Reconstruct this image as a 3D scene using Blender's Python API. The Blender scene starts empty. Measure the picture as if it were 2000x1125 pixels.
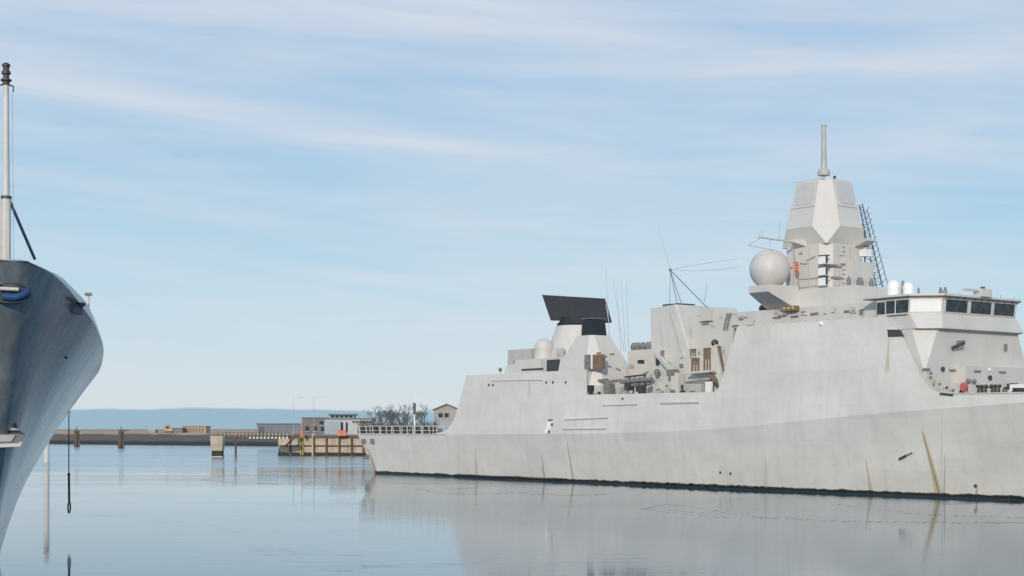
import bpy, bmesh, math, random
from mathutils import Vector, Matrix
random.seed(7)
S = bpy.context.scene
C = S.collection
R = math.radians

# ------------------------------------------------------------------ camera
F = 3030.0          # focal length in pixels of a 2000 px wide picture
EYE = 6.4           # eye height above the water
HOR = 838.0         # picture row of the horizon
cam = bpy.data.cameras.new('camera')
cam.sensor_width = 36.0
cam.lens = F / 2000 * 36
cam.shift_y = (HOR - 562.5) / 2000
cam.clip_start = 0.5
cam.clip_end = 60000
co = bpy.data.objects.new('camera', cam)
C.objects.link(co)
co.location = (0, 0, EYE)
co.rotation_euler = (R(90), 0, 0)
S.camera = co
S.render.resolution_x, S.render.resolution_y = 1024, 576

# ------------------------------------------------------------------ light
SUN_AZ = R(-12)      # bearing the sun stands at, measured from straight behind the camera (negative = to the left)
SUN_EL = R(17)
sd = Vector((math.sin(SUN_AZ) * math.cos(SUN_EL), -math.cos(SUN_AZ) * math.cos(SUN_EL), math.sin(SUN_EL)))
sun = bpy.data.lights.new('sun', 'SUN')
sun.energy = 2.45
sun.angle = R(0.6)
sun.color = (1.0, 0.885, 0.74)
so = bpy.data.objects.new('sun', sun)
C.objects.link(so)
so.rotation_euler = (-sd).to_track_quat('-Z', 'Y').to_euler()

W = bpy.data.worlds.new('World')
S.world = W
W.use_nodes = True
wt = W.node_tree
wt.nodes.clear()


def nd(t, kind, **kw):
    n = t.nodes.new(kind)
    for k, v in kw.items():
        setattr(n, k, v)
    return n


def mth(t, op, a, b=None, c=None, clamp=False):
    n = t.nodes.new('ShaderNodeMath')
    n.operation = op
    n.use_clamp = clamp
    for i, v in enumerate((a, b, c)):
        if v is None:
            continue
        if isinstance(v, (int, float)):
            n.inputs[i].default_value = v
        else:
            t.links.new(v, n.inputs[i])
    return n.outputs[0]


def mixc(t, fac, a, b, blend='MIX'):
    n = t.nodes.new('ShaderNodeMix')
    n.data_type = 'RGBA'
    n.blend_type = blend
    for sk, v in ((n.inputs[0], fac), (n.inputs[6], a), (n.inputs[7], b)):
        if isinstance(v, (int, float)):
            sk.default_value = v
        elif isinstance(v, tuple):
            sk.default_value = v if len(v) == 4 else v + (1,)
        else:
            t.links.new(v, sk)
    return n.outputs[2]


def ramp(t, fac, stops, interp='LINEAR'):
    n = t.nodes.new('ShaderNodeValToRGB')
    n.color_ramp.interpolation = interp
    e = n.color_ramp.elements
    while len(e) < len(stops):
        e.new(0.5)
    for i, (p, c) in enumerate(stops):
        e[i].position = p
        e[i].color = (c, c, c, 1) if isinstance(c, (int, float)) else (c if len(c) == 4 else tuple(c) + (1,))
    t.links.new(fac, n.inputs[0])
    return n.outputs[0]


def noise(t, vec, scale, detail=3, rough=0.5, dist=0.0):
    n = t.nodes.new('ShaderNodeTexNoise')
    n.inputs['Scale'].default_value = scale
    n.inputs['Detail'].default_value = detail
    n.inputs['Roughness'].default_value = rough
    n.inputs['Distortion'].default_value = dist
    if vec is not None:
        t.links.new(vec, n.inputs['Vector'])
    return n.outputs[0]


def mapping(t, vec, scale=(1, 1, 1), rot=(0, 0, 0), loc=(0, 0, 0)):
    n = t.nodes.new('ShaderNodeMapping')
    n.inputs['Scale'].default_value = scale
    n.inputs['Rotation'].default_value = rot
    n.inputs['Location'].default_value = loc
    t.links.new(vec, n.inputs['Vector'])
    return n.outputs[0]


SKY = 0.085
sky = nd(wt, 'ShaderNodeTexSky', sky_type='NISHITA', sun_disc=False)
sky.sun_elevation = SUN_EL
sky.sun_rotation = math.pi - SUN_AZ if False else math.atan2(sd.x, sd.y)
sky.air_density = 1.0
sky.dust_density = 0.6
sky.ozone_density = 1.5
wc = nd(wt, 'ShaderNodeTexCoord').outputs['Generated']
sx = nd(wt, 'ShaderNodeSeparateXYZ')
wt.links.new(wc, sx.inputs[0])
# broad soft veils of cirrus, dipping to the right, with finer wisps among them
v1 = mapping(wt, mapping(wt, wc, rot=(0, R(-5.5), 0)), (1.2, 1.2, 8.5), loc=(.4, 0, .3))
c1 = noise(wt, v1, 1.6, 5, 0.52, 0.5)
v2 = mapping(wt, mapping(wt, wc, rot=(0, R(-3), 0)), (2.0, 2.0, 24), loc=(3.1, 0, 1.7))
c2 = noise(wt, v2, 1.7, 6, 0.58, 0.7)
m1 = ramp(wt, c1, [(0.34, 0.0), (0.66, 1.0)])
m2 = ramp(wt, c2, [(0.42, 0.0), (0.66, 1.0)])
cl = mth(wt, 'ADD', mth(wt, 'MULTIPLY', m1, 0.74), mth(wt, 'MULTIPLY', m2, 0.32), clamp=True)
high = ramp(wt, sx.outputs[2], [(0.0, 0.9), (0.12, 0.85), (0.35, 0.85), (0.8, 0.8)])
cl = mth(wt, 'MULTIPLY', cl, high)
K = 1.0 / SKY
base = mixc(wt, 0.85, sky.outputs[0], ramp(wt, sx.outputs[2], [
    (0.0, (0.70 * K, 0.77 * K, 0.80 * K)), (0.035, (0.60 * K, 0.755 * K, 0.83 * K)), (0.08, (0.45 * K, 0.71 * K, 0.86 * K)), (0.14, (0.385 * K, 0.63 * K, 0.83 * K)),
    (0.26, (0.36 * K, 0.56 * K, 0.80 * K)), (0.6, (0.36 * K, 0.54 * K, 0.80 * K))]))
col = mixc(wt, cl, base, (0.69 * K, 0.735 * K, 0.81 * K))
# a low blue bank of far cloud along the horizon
nb = noise(wt, mapping(wt, wc, (3, 3, 3)), 2.6, 4, 0.55)
top = mth(wt, 'ADD', mth(wt, 'MULTIPLY', nb, 0.010), 0.0082)
bank = mth(wt, 'MULTIPLY', mth(wt, 'SUBTRACT', top, sx.outputs[2]), 700, clamp=True)
col = mixc(wt, mth(wt, 'MULTIPLY', bank, 0.85), col, (0.265 * K, 0.445 * K, 0.575 * K))
bg = nd(wt, 'ShaderNodeBackground')
bg.inputs['Strength'].default_value = SKY
wt.links.new(col, bg.inputs['Color'])
wo = nd(wt, 'ShaderNodeOutputWorld')
wt.links.new(bg.outputs[0], wo.inputs['Surface'])

S.view_settings.view_transform = 'Standard'
S.view_settings.look = 'None'
S.view_settings.gamma = 1
S.view_settings.exposure = 0.0
S.view_settings.use_curve_mapping = False


# ------------------------------------------------------------------ mesh helpers
class MB:
    """collects shapes, links them as one mesh object"""

    def __init__(s):
        s.v, s.f = [], []

    def add(s, vs, fs):
        o = len(s.v)
        s.v += [tuple(v) for v in vs]
        s.f += [tuple(i + o for i in f) for f in fs]
        return s

    def box(s, x0, x1, y0, y1, z0, z1):
        return s.add([(x, y, z) for z in (z0, z1) for x, y in ((x0, y0), (x1, y0), (x1, y1), (x0, y1))],
                     [(3, 2, 1, 0), (4, 5, 6, 7), (0, 1, 5, 4), (1, 2, 6, 5), (2, 3, 7, 6), (3, 0, 4, 7)])

    def rings(s, rs, cap=True, close=True):
        n = len(rs[0])
        vs = [p for r in rs for p in r]
        fs = []
        for i in range(len(rs) - 1):
            for j in range(n if close else n - 1):
                k = (j + 1) % n
                fs.append((i * n + j, i * n + k, (i + 1) * n + k, (i + 1) * n + j))
        if cap:
            fs.append(tuple(reversed(range(n))))
            fs.append(tuple((len(rs) - 1) * n + j for j in range(n)))
        return s.add(vs, fs)

    def tube(s, pts, r, n=6, r1=None, cap=True):
        pts = [Vector(p) for p in pts]
        rs = []
        for i, p in enumerate(pts):
            d = (pts[min(i + 1, len(pts) - 1)] - pts[max(i - 1, 0)]).normalized()
            up = Vector((0, 0, 1)) if abs(d.z) < 0.95 else Vector((1, 0, 0))
            a = d.cross(up).normalized()
            b = a.cross(d).normalized()
            rr = r if r1 is None else r + (r1 - r) * i / max(1, len(pts) - 1)
            rs.append([p + (a * math.cos(2 * math.pi * k / n) + b * math.sin(2 * math.pi * k / n)) * rr for k in range(n)])
        return s.rings(rs, cap)

    def lathe(s, c, prof, n=24):
        c = Vector(c)
        return s.rings([[c + Vector((math.cos(2 * math.pi * k / n) * r, math.sin(2 * math.pi * k / n) * r, z)) for k in range(n)] for r, z in prof])

    def ball(s, c, r, n=24, m=12, lo=-90, hi=90, sz=1.0):
        pr = []
        for i in range(m + 1):
            e = R(lo + (hi - lo) * i / m)
            pr.append((max(r * math.cos(e), 0.002), r * math.sin(e) * sz))
        return s.lathe(c, pr, n)

    def beam(s, a, b, w, h):
        """rectangular bar from a to b, w across, h high"""
        a, b = Vector(a), Vector(b)
        d = (b - a).normalized()
        up = Vector((0, 0, 1)) if abs(d.z) < 0.95 else Vector((1, 0, 0))
        x = d.cross(up).normalized() * w / 2
        y = x.cross(d).normalized() * h / 2
        return s.rings([[p + x + y, p - x + y, p - x - y, p + x - y] for p in (a, b)])

    def patch(s, q, u0, u1, v0, v1, d):
        """raised plate of depth d on the quad q (bl, br, tr, tl)"""
        q = [Vector(p) for p in q]

        def at(u, v):
            return (q[0] * (1 - u) + q[1] * u) * (1 - v) + (q[3] * (1 - u) + q[2] * u) * v
        nrm = (q[1] - q[0]).cross(q[3] - q[0]).normalized()
        c = [at(u0, v0), at(u1, v0), at(u1, v1), at(u0, v1)]
        return s.rings([[p - nrm * 0.05 for p in c], [p + nrm * d for p in c]])

    def build(s, name, mat, parent=None, smooth=30, weld=0.0, **tags):
        me = bpy.data.meshes.new(name)
        me.from_pydata(s.v, [], s.f)
        bm = bmesh.new()
        bm.from_mesh(me)
        if weld:
            bmesh.ops.remove_doubles(bm, verts=bm.verts, dist=weld)
        bmesh.ops.recalc_face_normals(bm, faces=bm.faces)
        bm.to_mesh(me)
        bm.free()
        if smooth:
            me.polygons.foreach_set('use_smooth', [True] * len(me.polygons))
            me.set_sharp_from_angle(angle=R(smooth))
        o = bpy.data.objects.new(name, me)
        C.objects.link(o)
        if mat:
            me.materials.append(mat)
        if parent:
            o.parent = parent
        for k, v in tags.items():
            o[k] = v
        return o


def thing(name, label, cat, loc=(0, 0, 0), rz=0.0, group=None):
    o = bpy.data.objects.new(name, None)
    C.objects.link(o)
    o.location = loc
    o.rotation_euler = (0, 0, rz)
    o['label'] = label
    o['category'] = cat
    if group:
        o['group'] = group
    return o


def copy_tree(o, parent=None):
    c = o.copy()
    C.objects.link(c)
    c.parent = parent
    for ch in o.children:
        copy_tree(ch, c)
    return c


def interp(tab, x):
    if x <= tab[0][0]:
        return tab[0][1]
    for (x0, y0), (x1, y1) in zip(tab, tab[1:]):
        if x <= x1:
            return y0 + (y1 - y0) * (x - x0) / max(1e-6, x1 - x0)
    return tab[-1][1]


def sinterp(tab, x):
    """smooth (monotone-ish Catmull-Rom) interpolation"""
    if x <= tab[0][0]:
        return tab[0][1]
    if x >= tab[-1][0]:
        return tab[-1][1]
    for i in range(len(tab) - 1):
        if x <= tab[i + 1][0]:
            x0, y0 = tab[i]
            x1, y1 = tab[i + 1]
            m0 = (y1 - tab[i - 1][1]) / (x1 - tab[i - 1][0]) if i else (y1 - y0) / (x1 - x0)
            m1 = (tab[i + 2][1] - y0) / (tab[i + 2][0] - x0) if i + 2 < len(tab) else (y1 - y0) / (x1 - x0)
            h = x1 - x0
            t = (x - x0) / h
            return (2 * t**3 - 3 * t**2 + 1) * y0 + (t**3 - 2 * t**2 + t) * h * m0 + (-2 * t**3 + 3 * t**2) * y1 + (t**3 - t**2) * h * m1


def wp(px, py, Y):
    """world point at depth Y behind a picture pixel"""
    return Vector(((px - 1000) / F * Y, Y, EYE + (HOR - py) / F * Y))


# ------------------------------------------------------------------ materials
def mat(name, rgb, rough=0.6, var=0.12, scale=2.0, metal=0.0, bump=0.0, spec=0.5, stretch=(1, 1, 1), dirt=None, dirt_amt=0.0):
    m = bpy.data.materials.new(name)
    m.use_nodes = True
    t = m.node_tree
    b = t.nodes['Principled BSDF']
    tc = nd(t, 'ShaderNodeTexCoord').outputs['Object']
    v = mapping(t, tc, stretch)
    n = noise(t, v, scale, 5, 0.6)
    lo = tuple(c * (1 - var) for c in rgb)
    hi = tuple(min(1, c * (1 + var)) for c in rgb)
    c = mixc(t, ramp(t, n, [(0.3, 0.0), (0.7, 1.0)]), lo, hi)
    if dirt:
        n2 = noise(t, mapping(t, tc, (1, 1, 0.15)), scale * 1.7, 5, 0.65)
        c = mixc(t, mth(t, 'MULTIPLY', ramp(t, n2, [(0.52, 0.0), (0.75, 1.0)]), dirt_amt), c, dirt)
    t.links.new(c, b.inputs['Base Color'])
    b.inputs['Roughness'].default_value = rough
    b.inputs['Metallic'].default_value = metal
    b.inputs['Specular IOR Level'].default_value = spec
    if bump:
        bn = nd(t, 'ShaderNodeBump')
        bn.inputs['Strength'].default_value = bump
        bn.inputs['Distance'].default_value = 0.05
        t.links.new(noise(t, v, scale * 3, 4, 0.6), bn.inputs['Height'])
        t.links.new(bn.outputs[0], b.inputs['Normal'])
    return m


NAVY = (0.60, 0.585, 0.555)
M = {}
M['navy'] = mat('navy_grey', NAVY, 0.5, 0.05, 0.35, dirt=(0.46, 0.43, 0.38), dirt_amt=0.35)
M['navy_dull'] = mat('navy_grey_dull', (0.46, 0.455, 0.44), 0.55, 0.10, 0.6, dirt=(0.30, 0.27, 0.23), dirt_amt=0.4)
M['apar'] = mat('array_face', (0.53, 0.53, 0.52), 0.45, 0.04, 1.0)
M['deck'] = mat('deck_grey', (0.20, 0.205, 0.21), 0.8, 0.15, 0.6)
M['black'] = mat('radar_black', (0.020, 0.022, 0.028), 0.5, 0.15, 0.7)
M['sooty'] = mat('exhaust_black', (0.016, 0.022, 0.028), 0.55, 0.25, 0.9)
M['dark'] = mat('dark_fittings', (0.05, 0.055, 0.06), 0.5, 0.3, 3)
M['gear'] = mat('grey_fittings', (0.20, 0.20, 0.20), 0.5, 0.3, 3)
M['steelblue'] = mat('blue_grey_steel', (0.14, 0.17, 0.22), 0.5, 0.2, 2)
M['wire'] = mat('aerial_grey', (0.38, 0.41, 0.44), 0.5, 0.1, 2)
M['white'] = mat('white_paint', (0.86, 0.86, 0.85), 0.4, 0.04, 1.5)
M['cream'] = mat('cream_paint', (0.62, 0.60, 0.55), 0.5, 0.08, 1.5)
M['brown'] = mat('brown_panel', (0.21, 0.145, 0.10), 0.6, 0.35, 4, stretch=(1, 1, 0.3))
M['red'] = mat('red_paint', (0.48, 0.13, 0.11), 0.5, 0.15, 4)
M['orange'] = mat('orange_paint', (0.60, 0.17, 0.07), 0.5, 0.1, 3)
M['yellow'] = mat('yellow_paint', (0.46, 0.38, 0.12), 0.6, 0.15, 3, dirt=(0.25, 0.2, 0.08), dirt_amt=0.5)
M['rope'] = mat('dark_rope', (0.05, 0.05, 0.06), 0.8, 0.2, 8)
M['whiterope'] = mat('white_rope', (0.65, 0.62, 0.60), 0.8, 0.1, 8)
M['concrete'] = mat('old_concrete', (0.47, 0.40, 0.31), 0.85, 0.25, 0.5, bump=0.3, dirt=(0.14, 0.12, 0.08), dirt_amt=0.7)
M['timber'] = mat('wet_timber', (0.12, 0.085, 0.065), 0.8, 0.35, 1.5, stretch=(1, 1, 0.2), bump=0.4)
M['weed'] = mat('weedy_stone', (0.035, 0.038, 0.024), 0.9, 0.5, 0.8, bump=0.5)
M['glass'] = bpy.data.materials.new('dark_window_glass')
M['glass'].use_nodes = True
_t = M['glass'].node_tree
_b = _t.nodes['Principled BSDF']
_tc = nd(_t, 'ShaderNodeTexCoord').outputs['Object']
_t.links.new(mixc(_t, ramp(_t, noise(_t, _tc, 1.6, 4, 0.6), [(0.4, 0.0), (0.65, 1.0)]), (0.012, 0.02, 0.024), (0.04, 0.06, 0.065)), _b.inputs['Base Color'])
_b.inputs['Roughness'].default_value = 0.08


# ------------------------------------------------------------------ frigate frame: s along (stern 0, bow forward), t to starboard, z up
AX = Vector((0.606, -0.795)).normalized()
NX = Vector((AX.y, -AX.x))          # starboard, towards the camera
OC = Vector((-13.0, 227.9))
FR = thing('naval_ship', 'light grey frigate with faceted mast tower and black radar, rust streaks on its hull', 'ship',
           (OC.x, OC.y, 0), math.atan2(AX.y, AX.x))


def L(px, py, t):
    """picture pixel on the ship's plane t -> (s, z)"""
    k = (px - 1000) / F
    o = OC + NX * t
    s = (k * o.y - o.x) / (AX.x - k * AX.y)
    return s, EYE + (HOR - py) / F * (o.y + s * AX.y)


def P(px, py, t):
    s, z = L(px, py, t)
    return Vector((s, -t, z))


def Ls(px, py, s):
    """picture pixel on the ship's plane s -> (t, z)"""
    k = (px - 1000) / F
    o = OC + AX * s
    t = (k * o.y - o.x) / (NX.x - k * NX.y)
    return t, EYE + (HOR - py) / F * (o.y + t * NX.y)


TK = [(-6, 8.6), (0, 8.75), (15, 9.15), (30, 9.25), (85, 9.25), (98, 9.1), (110, 8.4), (122, 6.6), (132, 4.3), (140, 1.7), (144.2, 0.12)]
TW = [(-6, 8.2), (70, 8.25), (85, 8.0), (98, 7.4), (110, 6.0), (122, 3.9), (132, 1.9), (140, 0.5), (144.2, 0.10)]
ZK = [(-6, 5.68)] + [L(x, y, 9.22) for x, y in ((875, 848), (1145, 847), (1290, 843), (1400, 838), (1550, 823.5), (1700, 809), (1850, 797), (2000, 785))] + [(144.2, 11.3)]


def tk(s): return sinterp(TK, s)
def tw(s): return sinterp(TW, s)
def zk(s): return sinterp(ZK, s)
def T(s, z): return max(0.05, tk(s) - 0.125 * max(0, z - zk(s)) * min(1, tk(s) / 5))


def side(px, py):
    """point on the upper starboard plating"""
    t = 8.6
    for _ in range(5):
        s, z = L(px, py, t)
        t = T(s, z) if z >= zk(s) else tw(s) + (tk(s) - tw(s)) * max(0, z) / zk(s)
    return s, t, z


def sideP(px, py, out=0.0):
    s, t, z = side(px, py)
    return Vector((s, -(t + out), z))


TOPPX = [(846, 847.5), (862, 844), (874, 838), (882, 829), (889, 813), (896, 787), (905, 755), (912, 733), (1145, 722), (1145.5, 771),
         (1393, 765.5), (1403, 760), (1411, 735), (1425, 689), (1440, 638), (1735, 617), (1757, 647), (1776, 687), (1796, 727), (1806, 742), (1822, 759), (1840, 767), (1860, 769.5), (1900, 770), (2000, 768)]
TOP = []
for x, y in TOPPX:
    s, t, z = side(x, y)
    TOP.append((s, z))
TOP.append((144.2, 12.6))
S_HA = TOP[7][0]
S_HF = TOP[8][0]
S_A0 = TOP[0][0]
def top_z(s): return max(interp(TOP, s), zk(s))


# hull paint with plating, dirt, rust runs and the dark waterline band
def hull_paint():
    m = bpy.data.materials.new('hull_paint')
    m.use_nodes = True
    t = m.node_tree
    b = t.nodes['Principled BSDF']
    tc = nd(t, 'ShaderNodeTexCoord').outputs['Object']
    sp = nd(t, 'ShaderNodeSeparateXYZ')
    t.links.new(tc, sp.inputs[0])
    s, z = sp.outputs[0], sp.outputs[2]
    n1 = noise(t, mapping(t, tc, (0.10, 0.1, 0.22)), 1.0, 5, 0.6)
    n2 = noise(t, mapping(t, tc, (1.6, 0.4, 0.10)), 1.0, 5, 0.65)
    n3 = noise(t, mapping(t, tc, (0.5, 0.5, 1.6)), 1.2, 6, 0.7)
    c = mixc(t, ramp(t, n1, [(0.35, 0.0), (0.65, 1.0)]), (0.60, 0.583, 0.555), (0.71, 0.69, 0.65))
    # repainted rectangular patches
    br = nd(t, 'ShaderNodeTexBrick')
    br.inputs['Scale'].default_value = 1.0
    br.inputs['Mortar Size'].default_value = 0.008
    br.inputs['Brick Width'].default_value = 7.3
    br.inputs['Row Height'].default_value = 2.45
    br.inputs['Color1'].default_value = (0.0, 0.0, 0.0, 1)
    br.inputs['Color2'].default_value = (1, 1, 1, 1)
    br.inputs['Mortar'].default_value = (0.5, 0.5, 0.5, 1)
    cmb = nd(t, 'ShaderNodeCombineXYZ')
    t.links.new(s, cmb.inputs[0])
    t.links.new(z, cmb.inputs[1])
    t.links.new(cmb.outputs[0], br.inputs['Vector'])
    c = mixc(t, 0.24, c, mixc(t, br.outputs[0], (0.55, 0.545, 0.535), (0.76, 0.74, 0.705)))
    c = mixc(t, mth(t, 'MULTIPLY', ramp(t, n2, [(0.5, 0.0), (0.78, 1.0)]), 0.30), c, (0.44, 0.41, 0.36))
    c = mixc(t, mth(t, 'MULTIPLY', ramp(t, n3, [(0.56, 0.0), (0.75, 1.0)]), 0.35), c, (0.70, 0.685, 0.65))
    n5 = noise(t, mapping(t, mapping(t, tc, rot=(0, R(38), 0)), (.9, .3, .10), loc=(7, 0, 3)), 1.0, 5, .6)
    c = mixc(t, mth(t, 'MULTIPLY', ramp(t, n5, [(.48, 0.0), (.72, 1.0)]), .32), c, (.77, .75, .70))
    n6 = noise(t, mapping(t, tc, (.16, .1, .5), loc=(2, 0, 9)), 1.0, 6, .7)
    c = mixc(t, mth(t, 'MULTIPLY', ramp(t, n6, [(.5, 0.0), (.66, 1.0)]), .18), c, (.50, .475, .43))
    low = mth(t, 'MULTIPLY', mth(t, 'SUBTRACT', 4.2, z), 0.28, clamp=True)
    c = mixc(t, mth(t, 'MULTIPLY', low, mth(t, 'MULTIPLY', ramp(t, n3, [(0.35, 0.0), (0.7, 1.0)]), 0.35)), c, (0.55, 0.50, 0.40))
    rn = noise(t, mapping(t, tc, (3, 3, 0.8)), 1.0, 5, 0.7)
    for (x0, y0, x1, y1, w, amt, rgb) in (
            (1799, 836, 1833, 966, 0.42, 0.75, (0.42, 0.29, 0.11)), (1797, 836, 1834, 966, 0.10, 0.75, (0.16, 0.10, 0.045)),
            (1106, 856, 1120, 938, 0.24, 0.75, (0.36, 0.27, 0.15)), (1057, 886, 1064, 938, 0.17, 0.85, (0.17, 0.14, 0.11)),
            (928, 872, 931, 932, 0.30, 0.65, (0.42, 0.33, 0.12)), (1690, 892, 1701, 962, 0.22, 0.7, (0.37, 0.26, 0.12)),
            (1495, 880, 1496, 955, 0.18, 0.35, (0.38, 0.30, 0.16)), (1303, 900, 1305, 950, 0.16, 0.6, (0.62, 0.60, 0.57)),
            (1736, 655, 1733, 720, 0.30, 0.55, (0.42, 0.32, 0.20)), (1906, 948, 1907, 976, 0.20, 0.8, (0.36, 0.22, 0.12)),
            (1034, 737, 1033, 772, 0.35, 0.4, (0.40, 0.35, 0.22)), (1843, 880, 1843, 975, 0.12, 0.7, (0.38, 0.22, 0.20)),
            (719, 875, 733, 920, 0.55, 0.8, (0.34, 0.17, 0.08)), (703, 862, 716, 880, 0.5, 0.6, (0.30, 0.24, 0.16))):
        s0, _, z0 = side(x0, y0)
        s1, _, z1 = side(x1, y1)
        v = mth(t, 'DIVIDE', mth(t, 'SUBTRACT', z, z1), z0 - z1)
        sc = mth(t, 'ADD', mth(t, 'MULTIPLY', v, s0 - s1), s1)
        d = mth(t, 'ABSOLUTE', mth(t, 'SUBTRACT', s, sc))
        wid = mth(t, 'MULTIPLY', mth(t, 'SUBTRACT', 1.25, v), w)
        k = mth(t, 'MULTIPLY', mth(t, 'SUBTRACT', 1.0, mth(t, 'DIVIDE', d, wid)), 1.8, clamp=True)
        k = mth(t, 'MULTIPLY', k, mth(t, 'MULTIPLY', mth(t, 'SUBTRACT', 1.0, v), 8.0, clamp=True))
        k = mth(t, 'MULTIPLY', k, mth(t, 'ADD', mth(t, 'MULTIPLY', v, 5.0), 1.0, clamp=True))
        k = mth(t, 'MULTIPLY', k, mth(t, 'ADD', mth(t, 'MULTIPLY', rn, 0.9), 0.42), clamp=True)
        c = mixc(t, mth(t, 'MULTIPLY', k, amt), c, rgb)
    # ragged black band at the water
    edge = noise(t, mapping(t, tc, (0.55, 0, 0.4)), 1.0, 5, 0.65)
    lim = mth(t, 'ADD', mth(t, 'MULTIPLY', edge, 0.55), 0.16)
    band = mth(t, 'MULTIPLY', mth(t, 'SUBTRACT', lim, z), 9.0, clamp=True)
    c = mixc(t, band, c, mixc(t, n3, (0.010, 0.012, 0.011), (0.032, 0.033, 0.028)))
    t.links.new(c, b.inputs['Base Color'])
    t.links.new(ramp(t, n1, [(0.3, 0.42), (0.7, 0.55)]), b.inputs['Roughness'])
    # plate distortion between the frames
    hx = noise(t, mapping(t, tc, (0.9, 0.2, 0.30)), 1.0, 2, 0.5)
    fr_ = mth(t, 'ABSOLUTE', mth(t, 'SINE', mth(t, 'MULTIPLY', s, 1.7)))
    lg = mth(t, 'ABSOLUTE', mth(t, 'SINE', mth(t, 'MULTIPLY', z, 1.28)))
    hx = mth(t, 'ADD', hx, mth(t, 'MULTIPLY', mth(t, 'MULTIPLY', fr_, lg), mth(t, 'MULTIPLY', n1, 0.28)))
    # fine seams of the plating show as thin dirt lines
    seam = nd(t, 'ShaderNodeTexBrick')
    for k_, v_ in (('Scale', 1.0), ('Mortar Size', 0.012), ('Brick Width', 5.1), ('Row Height', 1.75), ('Mortar Smooth', .6)):
        seam.inputs[k_].default_value = v_
    t.links.new(cmb.outputs[0], seam.inputs['Vector'])
    c = mixc(t, mth(t, 'MULTIPLY', seam.outputs[1], mth(t, 'MULTIPLY', n2, .55)), c, (.36, .34, .31))
    t.links.new(c, b.inputs['Base Color'])
    bn = nd(t, 'ShaderNodeBump')
    bn.inputs['Strength'].default_value = 0.40
    bn.inputs['Distance'].default_value = 0.10
    t.links.new(mth(t, 'ADD', hx, mth(t, 'MULTIPLY', br.outputs[1], 0.05)), bn.inputs['Height'])
    t.links.new(bn.outputs[0], b.inputs['Normal'])
    return m


M['hull'] = hull_paint()


def build_hull():
    # lower hull: keel to knuckle, both sides, raked transom and stem
    mb = MB()
    us = [-4.4 + 0.55 * i for i in range(int((144.2 + 4.4) / 0.55) + 1)]
    us[-1] = 144.2
    fr = [-0.45, -0.2, 0, 0.15, 0.3, 0.5, 0.7, 0.85, 1.0]
    for sg in (1, -1):
        rs = []
        for u in us:
            w1 = max(0, 1 - (u + 4.4) / 18) ** 1.5
            w2 = max(0, 1 - (144.2 - u) / 30) ** 1.5
            K_ = zk(u)
            r = []
            for f in fr:
                if f < 0:
                    t_, z_ = tw(u) * (1 + f * 0.8), f * 8
                else:
                    t_ = tw(u) + (tk(u) - tw(u)) * (f ** 1.25 if u > 90 else f)
                    z_ = K_ * f
                r.append((u + (1 - max(f, 0)) * (4.3 * w1 - 7.5 * w2), -sg * t_, z_))
            rs.append(r)
        mb.rings(rs, cap=False, close=False)
        if sg == 1:
            st, bo = rs[0], rs[-1]
        else:
            st2, bo2 = rs[0], rs[-1]
    for A, B in ((st, st2), (bo, bo2)):
        for i in range(len(fr) - 1):
            mb.add([A[i], A[i + 1], B[i + 1], B[i]], [(0, 1, 2, 3)])
    hull = mb.build('hull', M['hull'], FR, smooth=25, weld=0.002)
    # upper plating: knuckle to the rail or house top
    mb = MB()
    cs = sorted(set([s for s, _ in TOP] + [S_A0 + 0.6 * i for i in range(int((144.2 - S_A0) / 0.6))]))
    for sg in (1, -1):
        rs = []
        for s in cs:
            z0, z1 = zk(s), top_z(s)
            rs.append([(s, -sg * T(s, z0 + (z1 - z0) * k / 6), z0 + (z1 - z0) * k / 6) for k in range(7)]
                      + [(s, -sg * max(.02, T(s, z1) - .1), z1), (s, -sg * max(.02, T(s, z0) - .1), z0)])
        mb.rings(rs, cap=False, close=False)
    up = mb.build('side_plating', M['hull'], FR, smooth=25, weld=0.002)
    return hull, up


HULL, PLATING = build_hull()


def deck(name, s0, s1, zf, inset=0.12, m='deck'):
    mb = MB()
    n = max(2, int((s1 - s0) / 1.5))
    rs = []
    for i in range(n + 1):
        s = s0 + (s1 - s0) * i / n
        z = zf(s)
        t = max(0.02, T(s, z) - inset)
        rs.append([(s, -t, z), (s, t, z), (s, t, z - 0.12), (s, -t, z - 0.12)])
    mb.rings(rs)
    return mb.build(name, M[m], FR)


Z_H, Z_M, Z_T = 13.45, 9.35, 17.25
S_SA = TOP[14][0]
S_SF = TOP[15][0]
deck('flight_deck', -4.25, S_HA, lambda s: 5.62)
deck('hangar_roof', S_HA, S_HF - 0.05, lambda s: Z_H)
deck('boat_deck', S_HF, S_SA, lambda s: Z_M)
deck('upper_deck', S_SA - 0.8, S_SF + 2.5, lambda s: interp([(S_SA, Z_T), (S_SF, Z_T), (S_SF + 2.5, 15.6)], s), 0.2)
deck('foredeck', 95.9, 143.6, lambda s: top_z(s) - 0.22 if s > 99 else 9.55, 0.15)


def bulkhead(name, s, z0, z1, th=0.2, inset=0.13):
    mb = MB()
    r0 = []
    for ds in (0, th):
        r0.append([(s + ds, -(T(s, z0) - inset), z0), (s + ds, (T(s, z0) - inset), z0), (s + ds, (T(s, z1) - inset), z1), (s + ds, -(T(s, z1) - inset), z1)])
    mb.rings(r0)
    return mb.build(name, M['navy'], FR)


bulkhead('hangar_door', S_HA - 0.25, 5.5, Z_H)
bulkhead('hangar_front_wall', S_HF - 0.3, Z_M - 0.2, Z_H)
bulkhead('deckhouse_back_wall', S_SA - 0.9, Z_M - 0.2, Z_T)


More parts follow.
